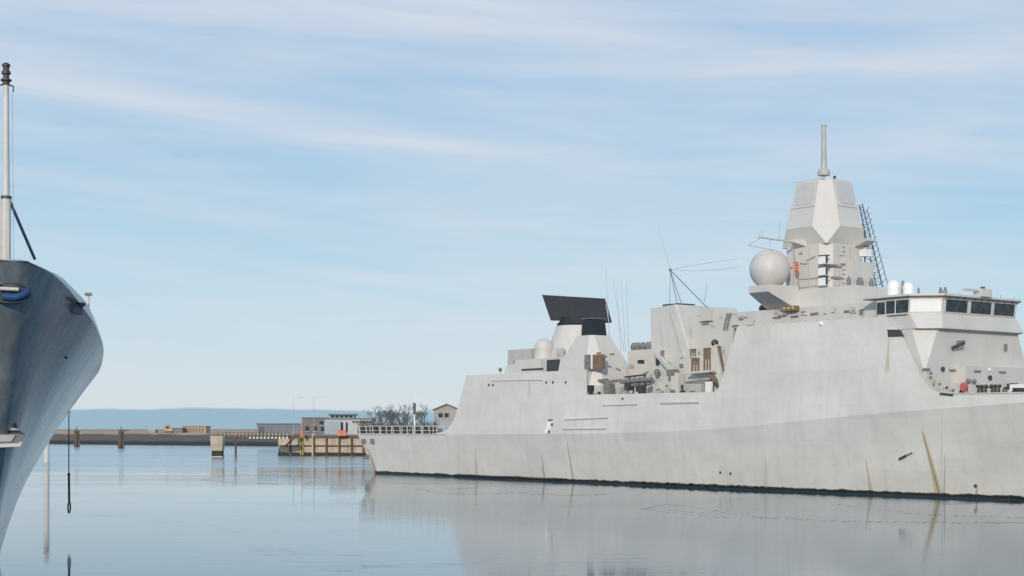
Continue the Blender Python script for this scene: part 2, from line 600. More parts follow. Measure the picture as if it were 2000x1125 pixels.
def slab(name, pts, t0, t1, m='navy', parent=FR, taper=0.0):
    """prism: outline given as picture points on plane t0, carried inboard to t1"""
    mb = MB()
    q = [L(x, y, t0) for x, y in pts]
    zc = min(z for _, z in q)
    r0 = [(s, -(t0 - taper * (z - zc)), z) for s, z in q]
    r1 = [(s, -(t1 + taper * (z - zc)), z) for s, z in q]
    mb.rings([r0, r1])
    return mb.build(name, M[m], parent)


def sbox(name, s0, s1, t0, t1, z0, z1, m='navy', parent=FR, tp=0.0):
    """box in ship axes with walls leaning in by tp"""
    mb = MB()
    mb.rings([[(s0, -t0, z0), (s1, -t0, z0), (s1, -t1, z0), (s0, -t1, z0)],
              [(s0 + tp, -(t0 - math.copysign(tp, t0 - t1)), z1), (s1 - tp, -(t0 - math.copysign(tp, t0 - t1)), z1),
               (s1 - tp, -(t1 + math.copysign(tp, t0 - t1)), z1), (s0 + tp, -(t1 + math.copysign(tp, t0 - t1)), z1)]])
    return mb.build(name, M[m], parent)


def dots(name, pts, m='dark', parent=FR, r=0.16, h=None, out=0.04):
    """small round fittings on the side plating"""
    for x, y in pts:
        s, t, z = side(x, y)
        mb = MB()
        n = 10
        mb.rings([[(s + r * math.cos(2 * math.pi * k / n), -(t + d), z + (h or r) * math.sin(2 * math.pi * k / n)) for k in range(n)] for d in (-0.1, out)])
        mb.build(name, M[m], parent)


# ---- side fittings
dots('porthole', [(955, 752), (963, 752), (1067, 747), (1080, 747), (1105, 747)], r=0.17)
dots('scupper', [(1216, 779), (1905, 949), (1407, 923), (1427, 925)], r=0.15)
for (x0, y0, x1, y1, h_) in ((1178, 792, 1245, 790, .10), (1290, 788, 1366, 786, .16), (1104, 820, 1188, 816, .10), (1100, 838.5, 1184, 837.5, .10), (960, 744, 1060, 742, .05)):
    a, b = sideP(x0, y0, 0.03), sideP(x1, y1, 0.03)
    MB().beam(a, b, 0.18, h_).build('rubbing_strake', M['navy_dull'], FR)
a, b = sideP(1066, 846), sideP(1078, 822)
mb = MB()
mb.rings([[(a.x - .3, a.y - d, a.z), (a.x + .55, a.y - d, a.z), (b.x + .2, b.y - d, b.z), (b.x - .65, b.y - d, b.z)] for d in (-0.05, 0.07)])
hatch = mb.build('side_hatch', M['white'], FR, label='cream and rust side hatch low on the hull')
MB().box(b.x - .6, b.x + .15, b.y - .12, b.y + .02, b.z - .05, b.z + .22).build('hood', M['gear'], hatch)
for x, y in ((1079, 829), (1073, 843)):
    p = sideP(x, y, 0.08)
    MB().box(p.x - .16, p.x + .16, p.y - .06, p.y + .05, p.z - .16, p.z + .16).build('hinge', M['brown'], hatch)
# scrape on the bow plating and small brackets
a = sideP(1756, 897, 0.02)
b = sideP(1782, 884, 0.02)
MB().beam(a, a.lerp(b, .55), 0.08, 0.22).build('scrape', M['dark'], FR)
MB().beam(a.lerp(b, .6), b, 0.06, 0.09).build('scrape', M['dark'], FR)
# waterline fender rope, sagging in the aft half
pts = []
for i in range(60):
    x = 1255 + i * 4.2
    s, t, z = side(x, 950)
    pts.append((s, -(tw(s) + 0.16 + 0.05 * math.sin(i * .9)), 0.30 + 0.07 * math.sin(i * 1.7) + 0.05 * math.sin(i * .6)))
MB().tube(pts, 0.06, 6).build('waterline_fender', M['dark'], FR)
pts = [(x, y - 0.1, z) for x, y, z in [tuple(sideP(x, y, .12)) for x, y in ((890, 931), (920, 932), (960, 932), (1000, 934), (1060, 936), (1100, 938))]]
MB().tube([(p[0], p[1], 0.28 + .06 * (i % 2)) for i, p in enumerate(pts)], 0.11, 6).build('waterline_fender', M['dark'], FR)
# stern fittings
for x, y in ((711, 862), (728, 862), (718, 893)):
    p = sideP(x, y, 0.05)
    MB().box(p.x - .5, p.x + .5, p.y - .1, p.y + .1, p.z - .35, p.z + .35).build('stern_fairlead', M['gear'], FR)

# ---- flight deck safety net frames
rail = MB().build('deck_edge_rail', M['white'], FR)
rp = []
nfr = 13
s_a, s_b = L(700, 847, 9.0)[0], L(872, 847, 9.0)[0]
for sg in (1, -1):
    for i in range(nfr):
        s = s_a + (s_b - s_a) * i / (nfr - 1)
        t = sg * (T(s, 5.7) + 0.05)
        MB().beam((s, -t, 5.55), (s, -(t + sg * 0.12), 6.85), 0.10, 0.10).build('post', M['navy'], rail)
    for zz, r_ in ((6.83, .04), (6.2, .02), (5.72, .05)):
        MB().beam((s_a, -sg * (T(s_a, 5.7) + .1), zz), (s_b, -sg * (T(s_b, 5.7) + .1), zz), r_ * 2, r_ * 2).build('rail', M['navy'], rail)
sr = [(-4.3, -8.6), (-4.3, 8.6)]
for zz in (6.83, 6.2):
    MB().beam((-4.3, -8.7, zz), (-4.3, 8.7, zz), 0.07, 0.07).build('rail', M['navy'], rail)
for i in range(10):
    y = -8.4 + 16.8 * i / 9
    MB().beam((-4.3, y, 5.5), (-4.3, y, 6.85), 0.08, 0.08).build('post', M['navy'], rail)

# ---- hangar roof: housings, small radome
sbox('roof_house', *[L(1012, 720, 5.5)[0], L(1066, 720, 5.5)[0]], 6.3, -6.3, Z_H - .05, 15.3, tp=0.15)
sbox('roof_locker', L(986, 725, 6)[0], L(1014, 725, 6)[0], 6.2, 2.0, Z_H - .05, 14.75, tp=0.25)
sbox('roof_house', L(1008, 690, 2)[0], L(1052, 690, 2)[0], 3.4, -3.5, 14.8, 16.9, 'navy_dull', tp=-0.1)
sd_, zd_ = L(1062, 676, 4.2)
rd = MB().ball((sd_, -4.2, 16.75), 1.25, 24, 10, -15, 90).build('small_radome', M['navy'], FR, label='small grey domed radome aft of the black radar')
MB().lathe((sd_, -4.2, 15.2), [(1.22, 0), (1.22, 1.25)], 24).build('radome_base', M['navy'], rd)
dk = sbox('roof_shelter', L(1066, 720, 6.5)[0], L(1102, 720, 6.5)[0], 6.6, 1.0, Z_H, 15.35, 'navy')
p = P(1068, 718, 6.62)
MB().box(p.x, p.x + 2.6, p.y - .03, p.y + .05, Z_H + .15, 15.05).build('dark_opening', M['dark'], dk)
for x, y, r_ in ((977, 722, .22), (1006, 707, .2), (1110, 690, .2), (1136, 672, .28), (1150, 697, .2)):
    p = P(x, y, 5.8)
    MB().ball(p, r_ * 1.2, 8, 5).build('lamp', M['gear'], FR)
    MB().tube([p, (p.x, p.y, p.z - .9)], 0.05, 5).build('lamp_post', M['gear'], FR)
rnc = random.Random(4)
for k in range(16):
    x, y = rnc.uniform(1088, 1142), rnc.uniform(684, 716)
    p = P(x, y, rnc.uniform(5.0, 6.4))
    a_, b_, c_ = rnc.uniform(.1, .5), rnc.uniform(.15, .4), rnc.uniform(.12, .55)
    MB().box(p.x - a_, p.x + a_, p.y - b_, p.y + b_, Z_H, p.z + c_).build('roof_fitting', M[rnc.choice(('navy', 'navy_dull', 'gear', 'navy'))], FR)
for k in range(5):
    p = P(1090 + 12 * k, 690 - 3 * (k % 2), 6.6)
    MB().tube([(p.x, p.y, Z_H), p], .04, 5).build('stanchion', M['gear'], FR)
MB().beam(P(1020, 722.5, 7.6), P(1060, 720.5, 7.6), 0.2, 0.25).build('roof_hose_tray', M['dark'], FR)

# ---- long range radar
s_r = 35.0
zr = L(1125, 636, 0)[1]
ped = MB().lathe((s_r, 0, 0), [(3.9, Z_H), (3.9, 15.4), (3.6, 16.6), (2.45, zr - .05)], 28).build('radar_pedestal', M['navy'], FR, label='grey cone carrying the black radar')
MB().lathe((s_r, 0, 0), [(2.25, zr - .1), (2.5, zr + .15), (2.15, zr + .45), (1.9, zr + 1.1)], 24).build('turntable', M['black'], ped)
ant = MB()
fq = [(-3.36, -.35, .05), (4.25, -.35, -.05), (4.02, .55, 2.98), (-4.30, .55, 3.36)]
bq = [(-2.9, 1.0, .2), (3.9, 1.0, .2), (3.7, .9, 2.7), (-3.9, .9, 3.0)]
ant.rings([fq, bq])
ao = ant.build('radar_antenna', M['black'], FR, label='big black slab of the long range radar antenna')
ao.location = (s_r, 0, zr + .55)
ao.rotation_euler = (0, 0, R(9) - FR.rotation_euler.z)
for i in range(6):
    u = i / 6
    MB().patch(fq, u + .004, u + 1 / 6 - .004, .03, .97, .02).build('antenna_panel', M['black'], ao)
MB().beam((-4.32, .53, 3.39), (4.04, .53, 3.01), 0.10, 0.07).build('edge_trim', M['steelblue'], ao)
MB().beam((4.27, -.37, -.05), (4.04, .53, 2.98), 0.10, 0.12).build('edge_trim', M['wire'], ao)
MB().rings([[(4.0, yy, -.1), (4.85, yy, -.05), (4.15, yy, 2.5), (3.9, yy, 2.6)] for yy in (.3, 1.2)]).build('back_frame', M['black'], ao)

# ---- after exhaust with black cowl
fs, ft = 44.6, 5.6
fz = L(1153, 655, 6.2)[1]
cw = MB()
fun = MB().rings([
    [(fs - 4.2, -8.3, Z_M - .1), (fs + 2.6, -8.3, Z_M - .1), (fs + 3.6, -7.0, Z_M - .1), (fs + 3.6, -2.2, Z_M - .1), (fs + 2.4, -1.0, Z_M - .1), (fs - 4.2, -1.0, Z_M - .1)],
    [(fs - 3.6, -7.5, 14.6), (fs + 1.5, -7.5, 14.6), (fs + 3.0, -6.3, 14.6), (fs + 3.0, -2.6, 14.6), (fs + 2.0, -1.6, 14.6), (fs - 3.6, -1.6, 14.6)],
    [(fs - 1.3, -6.7, fz), (fs + 1.0, -6.7, fz), (fs + 1.5, -6.3, fz), (fs + 1.5, -3.9, fz), (fs + 1.0, -3.4, fz), (fs - 1.3, -3.4, fz)]]).build('exhaust_casing', M['navy'], FR, label='faceted grey exhaust casing under the black cowl')
MB().rings([[(fs - .9, -6.35, fz - .02), (fs + 1.2, -6.35, fz - .02), (fs + 1.2, -4.05, fz - .02), (fs - .9, -4.05, fz - .02)],
            [(fs - .8, -6.25, fz + 2.0), (fs + .95, -6.25, fz + 2.0), (fs + .95, -4.15, fz + 2.0), (fs - .8, -4.15, fz + 2.0)]]).build('exhaust_cowl', M['sooty'], fun)
MB().box(fs - .9, fs + 1.05, -6.35, -4.05, fz + 2.02, fz + 2.14).build('cowl_rim', M['steelblue'], fun)
a = P(1157, 721, 8.0)
for x0, x1, y0, y1, m_, nm in ((1158, 1176, 693, 720, 'brown', 'door'), (1142, 1155, 693, 720, 'gear', 'louvre')):
    s0, z1 = L(x0, y0, 7.75)
    s1, z0 = L(x1, y1, 7.75)
    MB().box(s0, s1, -7.8, -7.3, z0, z1).build(nm, M[m_], fun)
    if nm == 'door':
        MB().box(s0 - .22, s0, -7.88, -7.3, z0, z1 + .1).build('door_frame', M['white'], fun)
for x, y in ((1170, 690), (1182, 697), (1196, 692)):
    p = P(x, y, 7.75)
    MB().box(p.x - .25, p.x + .25, p.y - .2, p.y + .1, p.z - .1, p.z + .1).build('lamp', M['gear'], fun)

# wall between the exhaust and the boat bay, with roof gear
wall2 = sbox('midships_house', S_HF - .2, 53.2, 2.0, -6.5, Z_M - .1, 16.0, tp=0.3)
for x, y, w in ((1238, 672, .45), (1246, 669, .5), (1256, 676, .45), (1268, 668, .6), (1273, 664, .3)):
    p = P(x, y, -1.5)
    p.z = 16.75
    MB().lathe((p.x, p.y, p.z - .9), [(w * .6, 0), (w * .75, .4), (w, .8), (w * .5, 1.3)], 10).build('vent_cowl', M['gear'], wall2)
# deck gear standing at the rail
for x, y, w, h, t_, m_ in ((1153, 760, 1.1, .9, 7.6, 'dark'), (1172, 760, 1.2, .9, 7.4, 'cream'), (1190, 757, 1.1, 1.0, 7.3, 'gear'), (1212, 762, .8, .7, 7.5, 'navy_dull')):
    p = P(x, y, t_)
    MB().box(p.x - w / 2, p.x + w / 2, p.y - .4, p.y + .4, Z_M - .05, p.z + h / 2).build('deck_locker', M[m_], FR)
for x in range(1165, 1215, 9):
    p = P(x, 745 - (x % 4), 6.9)
    MB().box(p.x - .35, p.x + .35, p.y - .15, p.y + .15, p.z - .18, p.z + .14).build('pipe_clip', M['gear'], FR)
win = MB().build('torpedo_launcher', M['dark'], FR, label='dark triple launch tubes on a frame by the rail')
cx, cz = L(1243, 752, 7.3)
for i, (dx, dz) in enumerate(((0, .0), (.55, .45), (-.5, .45))):
    MB().tube([(cx - 1.9 + dx, -7.4 - dz * .4, cz + dz), (cx + 1.9 + dx, -6.9 - dz * .4, cz + .15 + dz)], 0.26, 10).build('tube', M['gear'], win)
for dx in (-1.6, -.5, .6, 1.7):
    MB().beam((cx + dx, -7.5, Z_M), (cx + dx * .8, -7.2, cz + .9), 0.14, 0.14).build('leg', M['dark'], win)
MB().beam((cx - 1.8, -7.5, cz + .95), (cx + 1.5, -7.2, cz + 1.15), 0.2, 0.2).build('crossbar', M['dark'], win)
MB().box(cx + .4, cx + 1.4, -7.8, -7.0, cz - .8, cz - .1).build('pump', M['dark'], win)
MB().box(cx - 1.5, cx - .8, -7.8, -7.0, cz - .6, cz + .2).build('motor', M['dark'], win)

# stores crane
cr = MB().lathe((L(1316, 748, 7)[0], -6.9, Z_M - .05), [(.45, 0), (.45, 2.3), (.3, 2.5)], 12).build('stores_crane', M['cream'], FR, label='cream stores crane with a slanting boom at the rail')
bx, bz = L(1313, 726, 7)
ex, ez = L(1279, 688, 6.3)
MB().beam((bx, -7.0, bz), (ex, -6.3, ez), 0.38, 0.42).build('boom', M['cream'], cr)
MB().beam((bx + .1, -6.7, bz - .7), (bx - 1.3, -6.7, bz + .6), 0.22, 0.22).build('ram', M['cream'], cr)
MB().box(bx - .5, bx + .8, -7.4, -6.7, bz - .5, bz + .25).build('slew_housing', M['gear'], cr)
s0, _ = L(1313, 740, 7.2)
s1, _ = L(1327, 740, 7.2)
MB().box(s0, s1, -7.4, -6.5, Z_M - .05, L(1320, 728, 7.2)[1]).build('cabinet', M['cream'], FR)
p = P(1285, 728, 6.6)
MB().rings([[(p.x + .42 * math.cos(2 * math.pi * k / 14), p.y - d, p.z + .42 * math.sin(2 * math.pi * k / 14)) for k in range(14)] for d in (0, .25)]).build('hose_reel', M['gear'], FR)
for x in (1333, 1338):
    p = P(x, 762, 7.3)
    MB().tube([(p.x, p.y, Z_M), (p.x, p.y, Z_M + 2.0)], 0.2, 8).build('bollard', M['dark'], FR)

# ---- forward uptake block and boat bay
ca = L(1270, 603, 5.5)
cc = L(1320, 593, 5.5)
zt, zb = 20.65, 14.6
up = MB()
sA, sC = ca[0], cc[0]
up.rings([[(sA + .9, -6.1, zb), (sC + 3.0, -6.1, zb), (sC + 3.1, -6.0, zb), (sC + 3.1, 5.2, zb), (sA + .9, 6.1, zb)],
          [(sA, -5.5, zt - .2), (sC - .1, -5.5, zt), (sC, -5.4, zt), (sC, 4.2, zt), (sA, 5.5, zt - .2)]])
upo = up.build('uptake_block', M['navy'], FR, label='tall slanting grey uptake block amidships')
MB().box(sC - 3.2, sC - .5, -4.6, -2.0, zt - .05, zt + .22).build('cap', M['dark'], upo)
MB().beam((sC - .9, -5.62, zt - .8), (sC + 1.6, -6.2, zb + .3), .06, .10).build('seam', M['navy_dull'], upo)
MB().beam((sA + 1.9, -5.72, zt - 1.9), (sA + 2.9, -6.15, zb + .3), .06, .08).build('seam', M['navy_dull'], upo)
bay = sbox('boat_bay_house', L(1281, 720, 6.0)[0], S_SA - .6, 6.1, -6.1, Z_M - .1, 14.62)
for x0, y0, x1, y1, m_ in ((1348, 682, 1361, 696, 'brown'), (1350, 700, 1368, 725, 'brown'), (1374, 680, 1390, 724, 'brown'), (1291, 685, 1299, 704, 'brown'), (1402, 678, 1410, 726, 'dark')):
    s0, z1 = L(x0, y0, 6.12)
    s1, z0 = L(x1, y1, 6.12)
    w_ = MB().box(s0, s1, -6.13, -6.0, z0, z1).build('bay_opening', M[m_], bay)
    for (a0, a1, b0, b1) in ((s0 - .16, s0, z0, z1), (s1, s1 + .14, z0, z1), (s0 - .16, s1 + .14, z1, z1 + .14), (s0 - .16, s1 + .14, z0 - .16, z0)):
        MB().box(a0, a1, -6.24, -6.0, b0, b1).build('frame_bar', M['cream'], w_)
    for k in range(1, 3):
        xx = s0 + (s1 - s0) * k / 3
        MB().box(xx - .04, xx + .04, -6.18, -6.0, z0, z0 + (z1 - z0) * .5).build('frame_bar', M['cream'], w_)
dv = MB().beam(P(1396, 672, 7.4), P(1413, 762, 7.6), 0.5, 0.62).build('boat_davit', M['cream'], FR, label='slanting cream boat davit beside the bay')
p = P(1396, 670, 7.4)
MB().ball(p, .42, 10, 6).build('sheave', M['dark'], dv)
MB().beam(P(1404, 676, 7.35), P(1412, 728, 7.35), .2, .3).build('fall', M['brown'], dv)
MB().beam(P(1386, 730, 7.0), P(1402, 748, 7.0), .3, .4).build('strut', M['brown'], dv)
MB().beam(P(1346, 729, 7.0), P(1392, 725, 7.0), .9, .22).build('boat_cradle', M['cream'], FR)
s0, _ = L(1344, 738, 6.8)
s1, _ = L(1372, 738, 6.8)
bt = MB()
bt.rings([[(s0, -7.2, 11.0), (s0, -5.9, 11.0), (s0, -5.9, 11.7), (s0, -7.2, 11.7)], [(s1, -7.3, 10.9), (s1, -5.9, 10.9), (s1, -5.9, 11.9), (s1, -7.3, 11.9)], [(s1 + 1.2, -6.9, 11.2), (s1 + 1.2, -6.2, 11.2), (s1 + 1.2, -6.2, 11.9), (s1 + 1.2, -6.9, 11.9)]])
bt.build('stowed_boat', M['gear'], FR)
p = P(1386, 758, 7.4)
MB().box(p.x - .6, p.x + .4, p.y - .1, p.y + .1, Z_M, p.z + .7).build('fender_board', M['white'], FR)
p = P(1351, 757, 7.3)
MB().box(p.x - 1, p.x + 1.8, p.y - .3, p.y + .3, Z_M, p.z + .4).build('deck_locker', M['navy_dull'], FR)

# HF aerial frame on the uptake block
apex = P(1309, 527, 3.2)
hf = MB().lathe((apex.x, apex.y, apex.z), [(.12, -.15), (.16, 0), (.12, .15)], 8).build('aerial_frame', M['steelblue'], FR, label='thin tripod aerial frame on the uptake block')
for q, r_ in ((P(1308, 597, 3.2), .03), (P(1322, 592, 3.2), .045), (P(1330, 591, 3.2), .045), (P(1394, 614, 3.0), .055)):
    MB().tube([apex, q], r_, 5).build('strut', M['steelblue'], hf)
MB().tube([apex, P(1284, 437, 3.2)], 0.03, 5, 0.012).build('whip', M['wire'], hf)
for (x1, y1, sag) in ((1446, 521, .25), (1440, 506, -.1)):
    q = P(x1, y1, 4.5)
    pts = [apex.lerp(q, k / 8) - Vector((0, 0, sag * math.sin(math.pi * k / 8))) for k in range(9)]
    MB().tube(pts, 0.018, 4).build('aerial_wire', M['wire'], hf)
MB().tube([P(1376, 590, 2), P(1381, 553, 2)], .05, 5, .03).build('whip_aerial', M['wire'], FR)
for (x0, y0, x1, y1) in ((1192, 655, 1183, 520), (1213, 665, 1204, 560), (1219, 672, 1197, 545), (1228, 672, 1223, 553), (1222, 672, 1213, 545)):
    q = P(x0, y0, 1.5)
    q.z = min(q.z, 15.9)
    MB().tube([q, P(x1, y1, 1.5)], .035, 5, .015).build('whip_aerial', M['wire'], FR)

# house between the uptake and the tower
s0 = L(1352, 640, 5.0)[0]
mh = sbox('signal_house', s0, 73.0, 5.0, -5.0, 14.6, L(1480, 607, 5)[1])
q0 = P(1416, 645, 5.15)
q1 = P(1424, 611, 5.15)
ld = MB().beam(q0 - Vector((.28, 0, 0)), q1 - Vector((.28, 0, 0)), .08, .08).beam(q0 + Vector((.28, 0, 0)), q1 + Vector((.28, 0, 0)), .08, .08).build('ladder', M['gear'], mh)
for k in range(8):
    c_ = q0.lerp(q1, (k + .5) / 8)
    MB().beam(c_ - Vector((.28, 0, 0)), c_ + Vector((.28, 0, 0)), .05, .05).build('rung', M['gear'], ld)
for x, y in ((1378, 633), (1437, 637), (1466, 636)):
    p = P(x, y, 5.02)
    MB().box(p.x - .5, p.x + .5, p.y - .08, p.y + .08, p.z - .08, p.z + .08).build('vent_slot', M['gear'], mh)
MB().ball(P(1490, 603, 4.5), .45, 10, 6).build('searchlight', M['dark'], FR)
MB().beam(P(1378, 612, 5.05), P(1396, 640, 5.05), .10, .10).build('stay', M['wire'], mh)
MB().box(P(1383, 627, 5).x - .9, P(1383, 627, 5).x + .9, -5.5, -5.0, P(1383, 627, 5).z, P(1383, 622, 5).z + 1.0).build('wall_box', M['navy'], mh)

# ---- tier under the tower, wing platform and big radome
TS = 76.75
sbox('tower_house', 72.6, 92.0, 6.4, -6.4, Z_T - .05, L(1560, 600, 6.4)[1] - .05, tp=.1)
zp = L(1500, 569, 8.5)[1]
zt2 = L(1600, 563, 4)[1]
tb = sbox('tower_base', 72.4, 84.5, 4.3, -4.3, 18.9, zt2, tp=.15)
sa, sf = L(1462, 573, 8.5)[0], L(1500, 568, 8.5)[0]
zi = 19.0
pl = MB()
pl.rings([[(sa, -8.5, zp), (sf, -8.5, zp), (sf + .3, -4.2, zi), (sa - 1.0, -4.2, zi)],
          [(sa, -8.5, zp + .75), (sf, -8.5, zp + .75), (sf + .3, -4.2, zp + .75), (sa - 1.0, -4.2, zp + .75)]])
plo = pl.build('radome_platform', M['navy'], FR, label='wedge shaped bracket carrying the large radome')
rs_, rz_ = L(1503, 526, 6.3)
big = MB().ball((rs_, -6.3, rz_), 2.13, 40, 24, -62, 90).build('large_radome', M['navy'], FR, label='large white grey ball radome beside the mast tower')
MB().lathe((rs_, -6.3, 0), [(1.25, zp + .7), (1.1, rz_ - 1.8)], 20).build('radome_base', M['navy'], big)
for y in (0, 1):
    pass
gl = MB().box(P(1546, 605, 6.6).x - .9, P(1546, 605, 6.6).x + .9, -7.0, -6.4, P(1546, 608, 6.6).z, P(1546, 598, 6.6).z).build('lamp_cluster', M['brown'], FR, label='amber signal lamp cluster below the radome')
for k in range(3):
    MB().ball((P(1546, 603, 6.6).x - .6 + .6 * k, -7.05, P(1546, 603, 6.6).z), .2, 8, 5).build('lamp', M['yellow'], gl)
for x, y in ((1517, 620), (1527, 617), (1552, 618), (1590, 613), (1656, 608)):
    p = P(x, y, 6.42)
    MB().box(p.x - .5, p.x + .5, p.y - .06, p.y + .1, p.z - .1, p.z + .1).build('vent_slot', M['gear'], FR)
p = sideP(1605, 632, .1)
MB().ball(p, .22, 8, 6).build('lamp', M['white'], FR)

# ---- mast tower: lower drum, cut back collar, faceted radar head
def octa(h, c, z, dh=0.0):
    h2 = h - dh
    return [(TS + h, -(h2 - c), z), (TS + h - c, -h2, z), (TS - h + c, -h2, z), (TS - h, -(h2 - c), z),
            (TS - h, (h2 - c), z), (TS - h + c, h2, z), (TS + h - c, h2, z), (TS + h, (h2 - c), z)]


z0_, z1_, z2_, z3_ = zt2 - .1, 25.9, 27.75, 32.9
tw_ = MB().rings([octa(3.35, 1.05, z0_), octa(3.25, 1.0, z1_)]).build('mast_tower', M['navy'], FR, label='faceted grey mast tower')
head = MB().rings([octa(3.12, .02, z1_ - .02), octa(3.85, 2.05, z2_), octa(2.45, .95, z3_)]).build('radar_head', M['navy'], FR, smooth=10, label='tapering radar head of the mast tower with flat panels')
o2, o3 = octa(3.85, 2.05, z2_), octa(2.45, .95, z3_)
for (i, j) in ((1, 2), (7, 0), (3, 4), (5, 6)):
    q = [o2[j], o2[i], o3[i], o3[j]] if (i, j) != (7, 0) else [o2[0], o2[7], o3[7], o3[0]]
    q = [Vector(p) for p in q]
    n_ = (q[1] - q[0]).cross(q[3] - q[0])
    if n_.dot(q[0] - Vector((TS, 0, 30))) < 0:
        q = [q[1], q[0], q[3], q[2]]
    MB().patch(q, .02, .98, .42, .97, .10).build('panel_surround', M['navy'], head)
    pan = MB()
    qq = q
    def at(u, v): return (qq[0] * (1 - u) + qq[1] * u) * (1 - v) + (qq[3] * (1 - u) + qq[2] * u) * v
    nn = (qq[1] - qq[0]).cross(qq[3] - qq[0]).normalized()
    oc = [(.22, .48), (.78, .48), (.92, .60), (.92, .80), (.80, .93), (.20, .93), (.08, .80), (.08, .60)]
    pan.rings([[at(u, v) + nn * .05 for u, v in oc], [at(u, v) + nn * .16 for u, v in oc]])
    pan.build('radar_panel', M['apar'], head)
# top: pole mast, ring, lamp
zt3 = z3_
pm = MB().lathe((TS + .1, -.1, 0), [(.16, zt3 - .1), (.16, 33.75)], 10).build('pole_mast', M['navy_dull'], FR, label='slim pole mast on top of the tower')
MB().lathe((TS + .1, -.1, 0), [(.66, 33.65), (.66, 34.1), (.52, 34.3), (.36, 34.45)], 16).build('mast_ring', M['navy_dull'], pm)
MB().lathe((TS + .1, -.1, 0), [(.34, 34.4), (.27, 36.5), (.25, 38.9), (.30, 38.95), (.30, 39.1)], 12).build('mast_tube', M['navy_dull'], pm)
MB().lathe((TS + 1.6, -.1, 0), [(.12, zt3 - .05), (.15, zt3 + .5)], 8).build('top_light', M['dark'], FR)
MB().beam((TS - 2.3, -2.4, zt3 + .03), (TS + 2.3, -2.4, zt3 + .03), .05, .08).build('top_coaming', M['navy'], FR)
# yard and its small aerials
ys = TS - .3
za = L(1540, 473, 4.5)[1]
yd = MB().beam((ys, -3.3, za - .05), (ys, -9.7, za + .1), 0.30, 0.14).build('yardarm', M['navy'], FR, label='horizontal yard reaching out from the tower')
MB().rings([[(ys - .8, -2.9, za - .55), (ys + .8, -2.9, za - .55), (ys + .8, -2.9, za + .25), (ys - .8, -2.9, za + .25)], [(ys - .25, -4.6, za - .1), (ys + .25, -4.6, za - .1), (ys + .25, -4.6, za + .2), (ys - .25, -4.6, za + .2)]]).build('bracket', M['navy'], yd)
for t_, h_ in ((9.6, .5), (9.2, .9), (6.6, 1.8), (8.0, -.8)):
    MB().tube([(ys, -t_, za), (ys, -t_, za + h_)], .03, 5).build('stub_aerial', M['wire'], yd)
MB().tube([(ys, -11.2, za - .9), (ys, -7.5, za - 1.1)], .03, 5).build('stub_aerial', M['wire'], yd)
MB().tube([(ys, -9.6, za - .05), (ys, -11.2, za - .9)], .03, 4).build('stay', M['wire'], yd)
MB().rings([[(TS + 3.1, 1.2, za - .5), (TS + 3.1, 3.2, za - .5), (TS + 3.1, 3.2, za + .2), (TS + 3.1, 1.2, za + .2)], [(TS + 5.4, .6, za - .05), (TS + 5.4, 2.0, za - .05), (TS + 5.4, 2.0, za + .2), (TS + 5.4, .6, za + .2)]]).build('forward_bracket', M['navy'], FR)
p = Vector((TS + 3.3, 2.5, 25.3))
MB().box(p.x - .2, p.x + .7, p.y - .5, p.y + .5, p.z - .5, p.z + .5).build('camera_ball', M['white'], FR)
# fittings on the drum
for y in (508, 530, 550):
    t_, z_ = Ls(1607, y, TS + 3.0)
    b_ = MB().box(TS + 2.6, TS + 3.5, -t_ - .25, -t_ + .25, z_ - .42, z_ + .42).build('navigation_light', M['white'], tw_)
    MB().box(TS + 3.5, TS + 3.58, -t_ - .12, -t_ + .12, z_ - .34, z_ + .34).build('lens', M['dark'], b_)
    MB().box(TS + 2.6, TS + 3.7, -t_ - .35, -t_ + .35, z_ + .42, z_ + .5).build('hood', M['dark'], b_)
for (x0, y0, x1, y1) in ((1612, 517, 1642, 518), (1625, 542, 1643, 542)):
    t0, zz = Ls(x0, y0, TS + 3.36)
    t1, _ = Ls(x1, y1, TS + 3.36)
    MB().box(TS + 3.2, TS + 3.55, -t0, -t1, zz - .1, zz + .1).build('ledge', M['gear'], tw_)
for (x0, y0, x1, y1) in ((1560, 545, 1600, 542), (1562, 515, 1592, 500), (1562, 562, 1606, 556)):
    MB().beam(P(x0, y0, 3.42), P(x1, y1, 3.42), .08, .10).build('cable_run', M['navy_dull'], tw_)
sbox('equipment_house', TS + 2.2, TS + 4.3, 0.4, -3.0, zt2 - .1, zt2 + 3.0)
for k in range(4):
    p = Vector((TS + 5.5 + (k % 2) * .5, -2.4 + 1.0 * k, zt2))
    MB().lathe(p, [(.2, 0), (.25, .7), (.1, 1.1)], 8).build('vent_cowl', M['gear'], FR)
rnm = random.Random(9)
for k in range(10):   # rungs up the forward face of the drum
    z_ = zt2 + .2 + k * .48
    MB().beam((TS + 3.42, -.95, z_), (TS + 3.42, -.5, z_), .05, .05).build('rung', M['gear'], tw_)
for k in range(14):
    y_ = rnm.uniform(-2.0, 2.4)
    z_ = rnm.uniform(zt2 + .4, 25.2)
    w_, h_ = rnm.uniform(.08, .3), rnm.uniform(.08, .4)
    if rnm.random() < .55:
        MB().box(TS + 3.2, TS + 3.45 + rnm.uniform(0, .2), y_ - w_, y_ + w_, z_ - h_, z_ + h_).build('junction_box', M[rnm.choice(('navy', 'navy_dull', 'gear'))], tw_)
    else:
        MB().box(TS + y_ * .9 - w_, TS + y_ * .9 + w_, -3.45 - rnm.uniform(0, .2), -3.2, z_ - h_, z_ + h_).build('junction_box', M[rnm.choice(('navy', 'navy_dull', 'gear'))], tw_)
for y_ in (-1.4, .4, 1.7):
    MB().tube([(TS + 3.42, y_, zt2), (TS + 3.38, y_ + .1, 23.2), (TS + 3.36, y_ - .1, 25.7)], .04, 5).build('cable_run', M['navy_dull'], tw_)
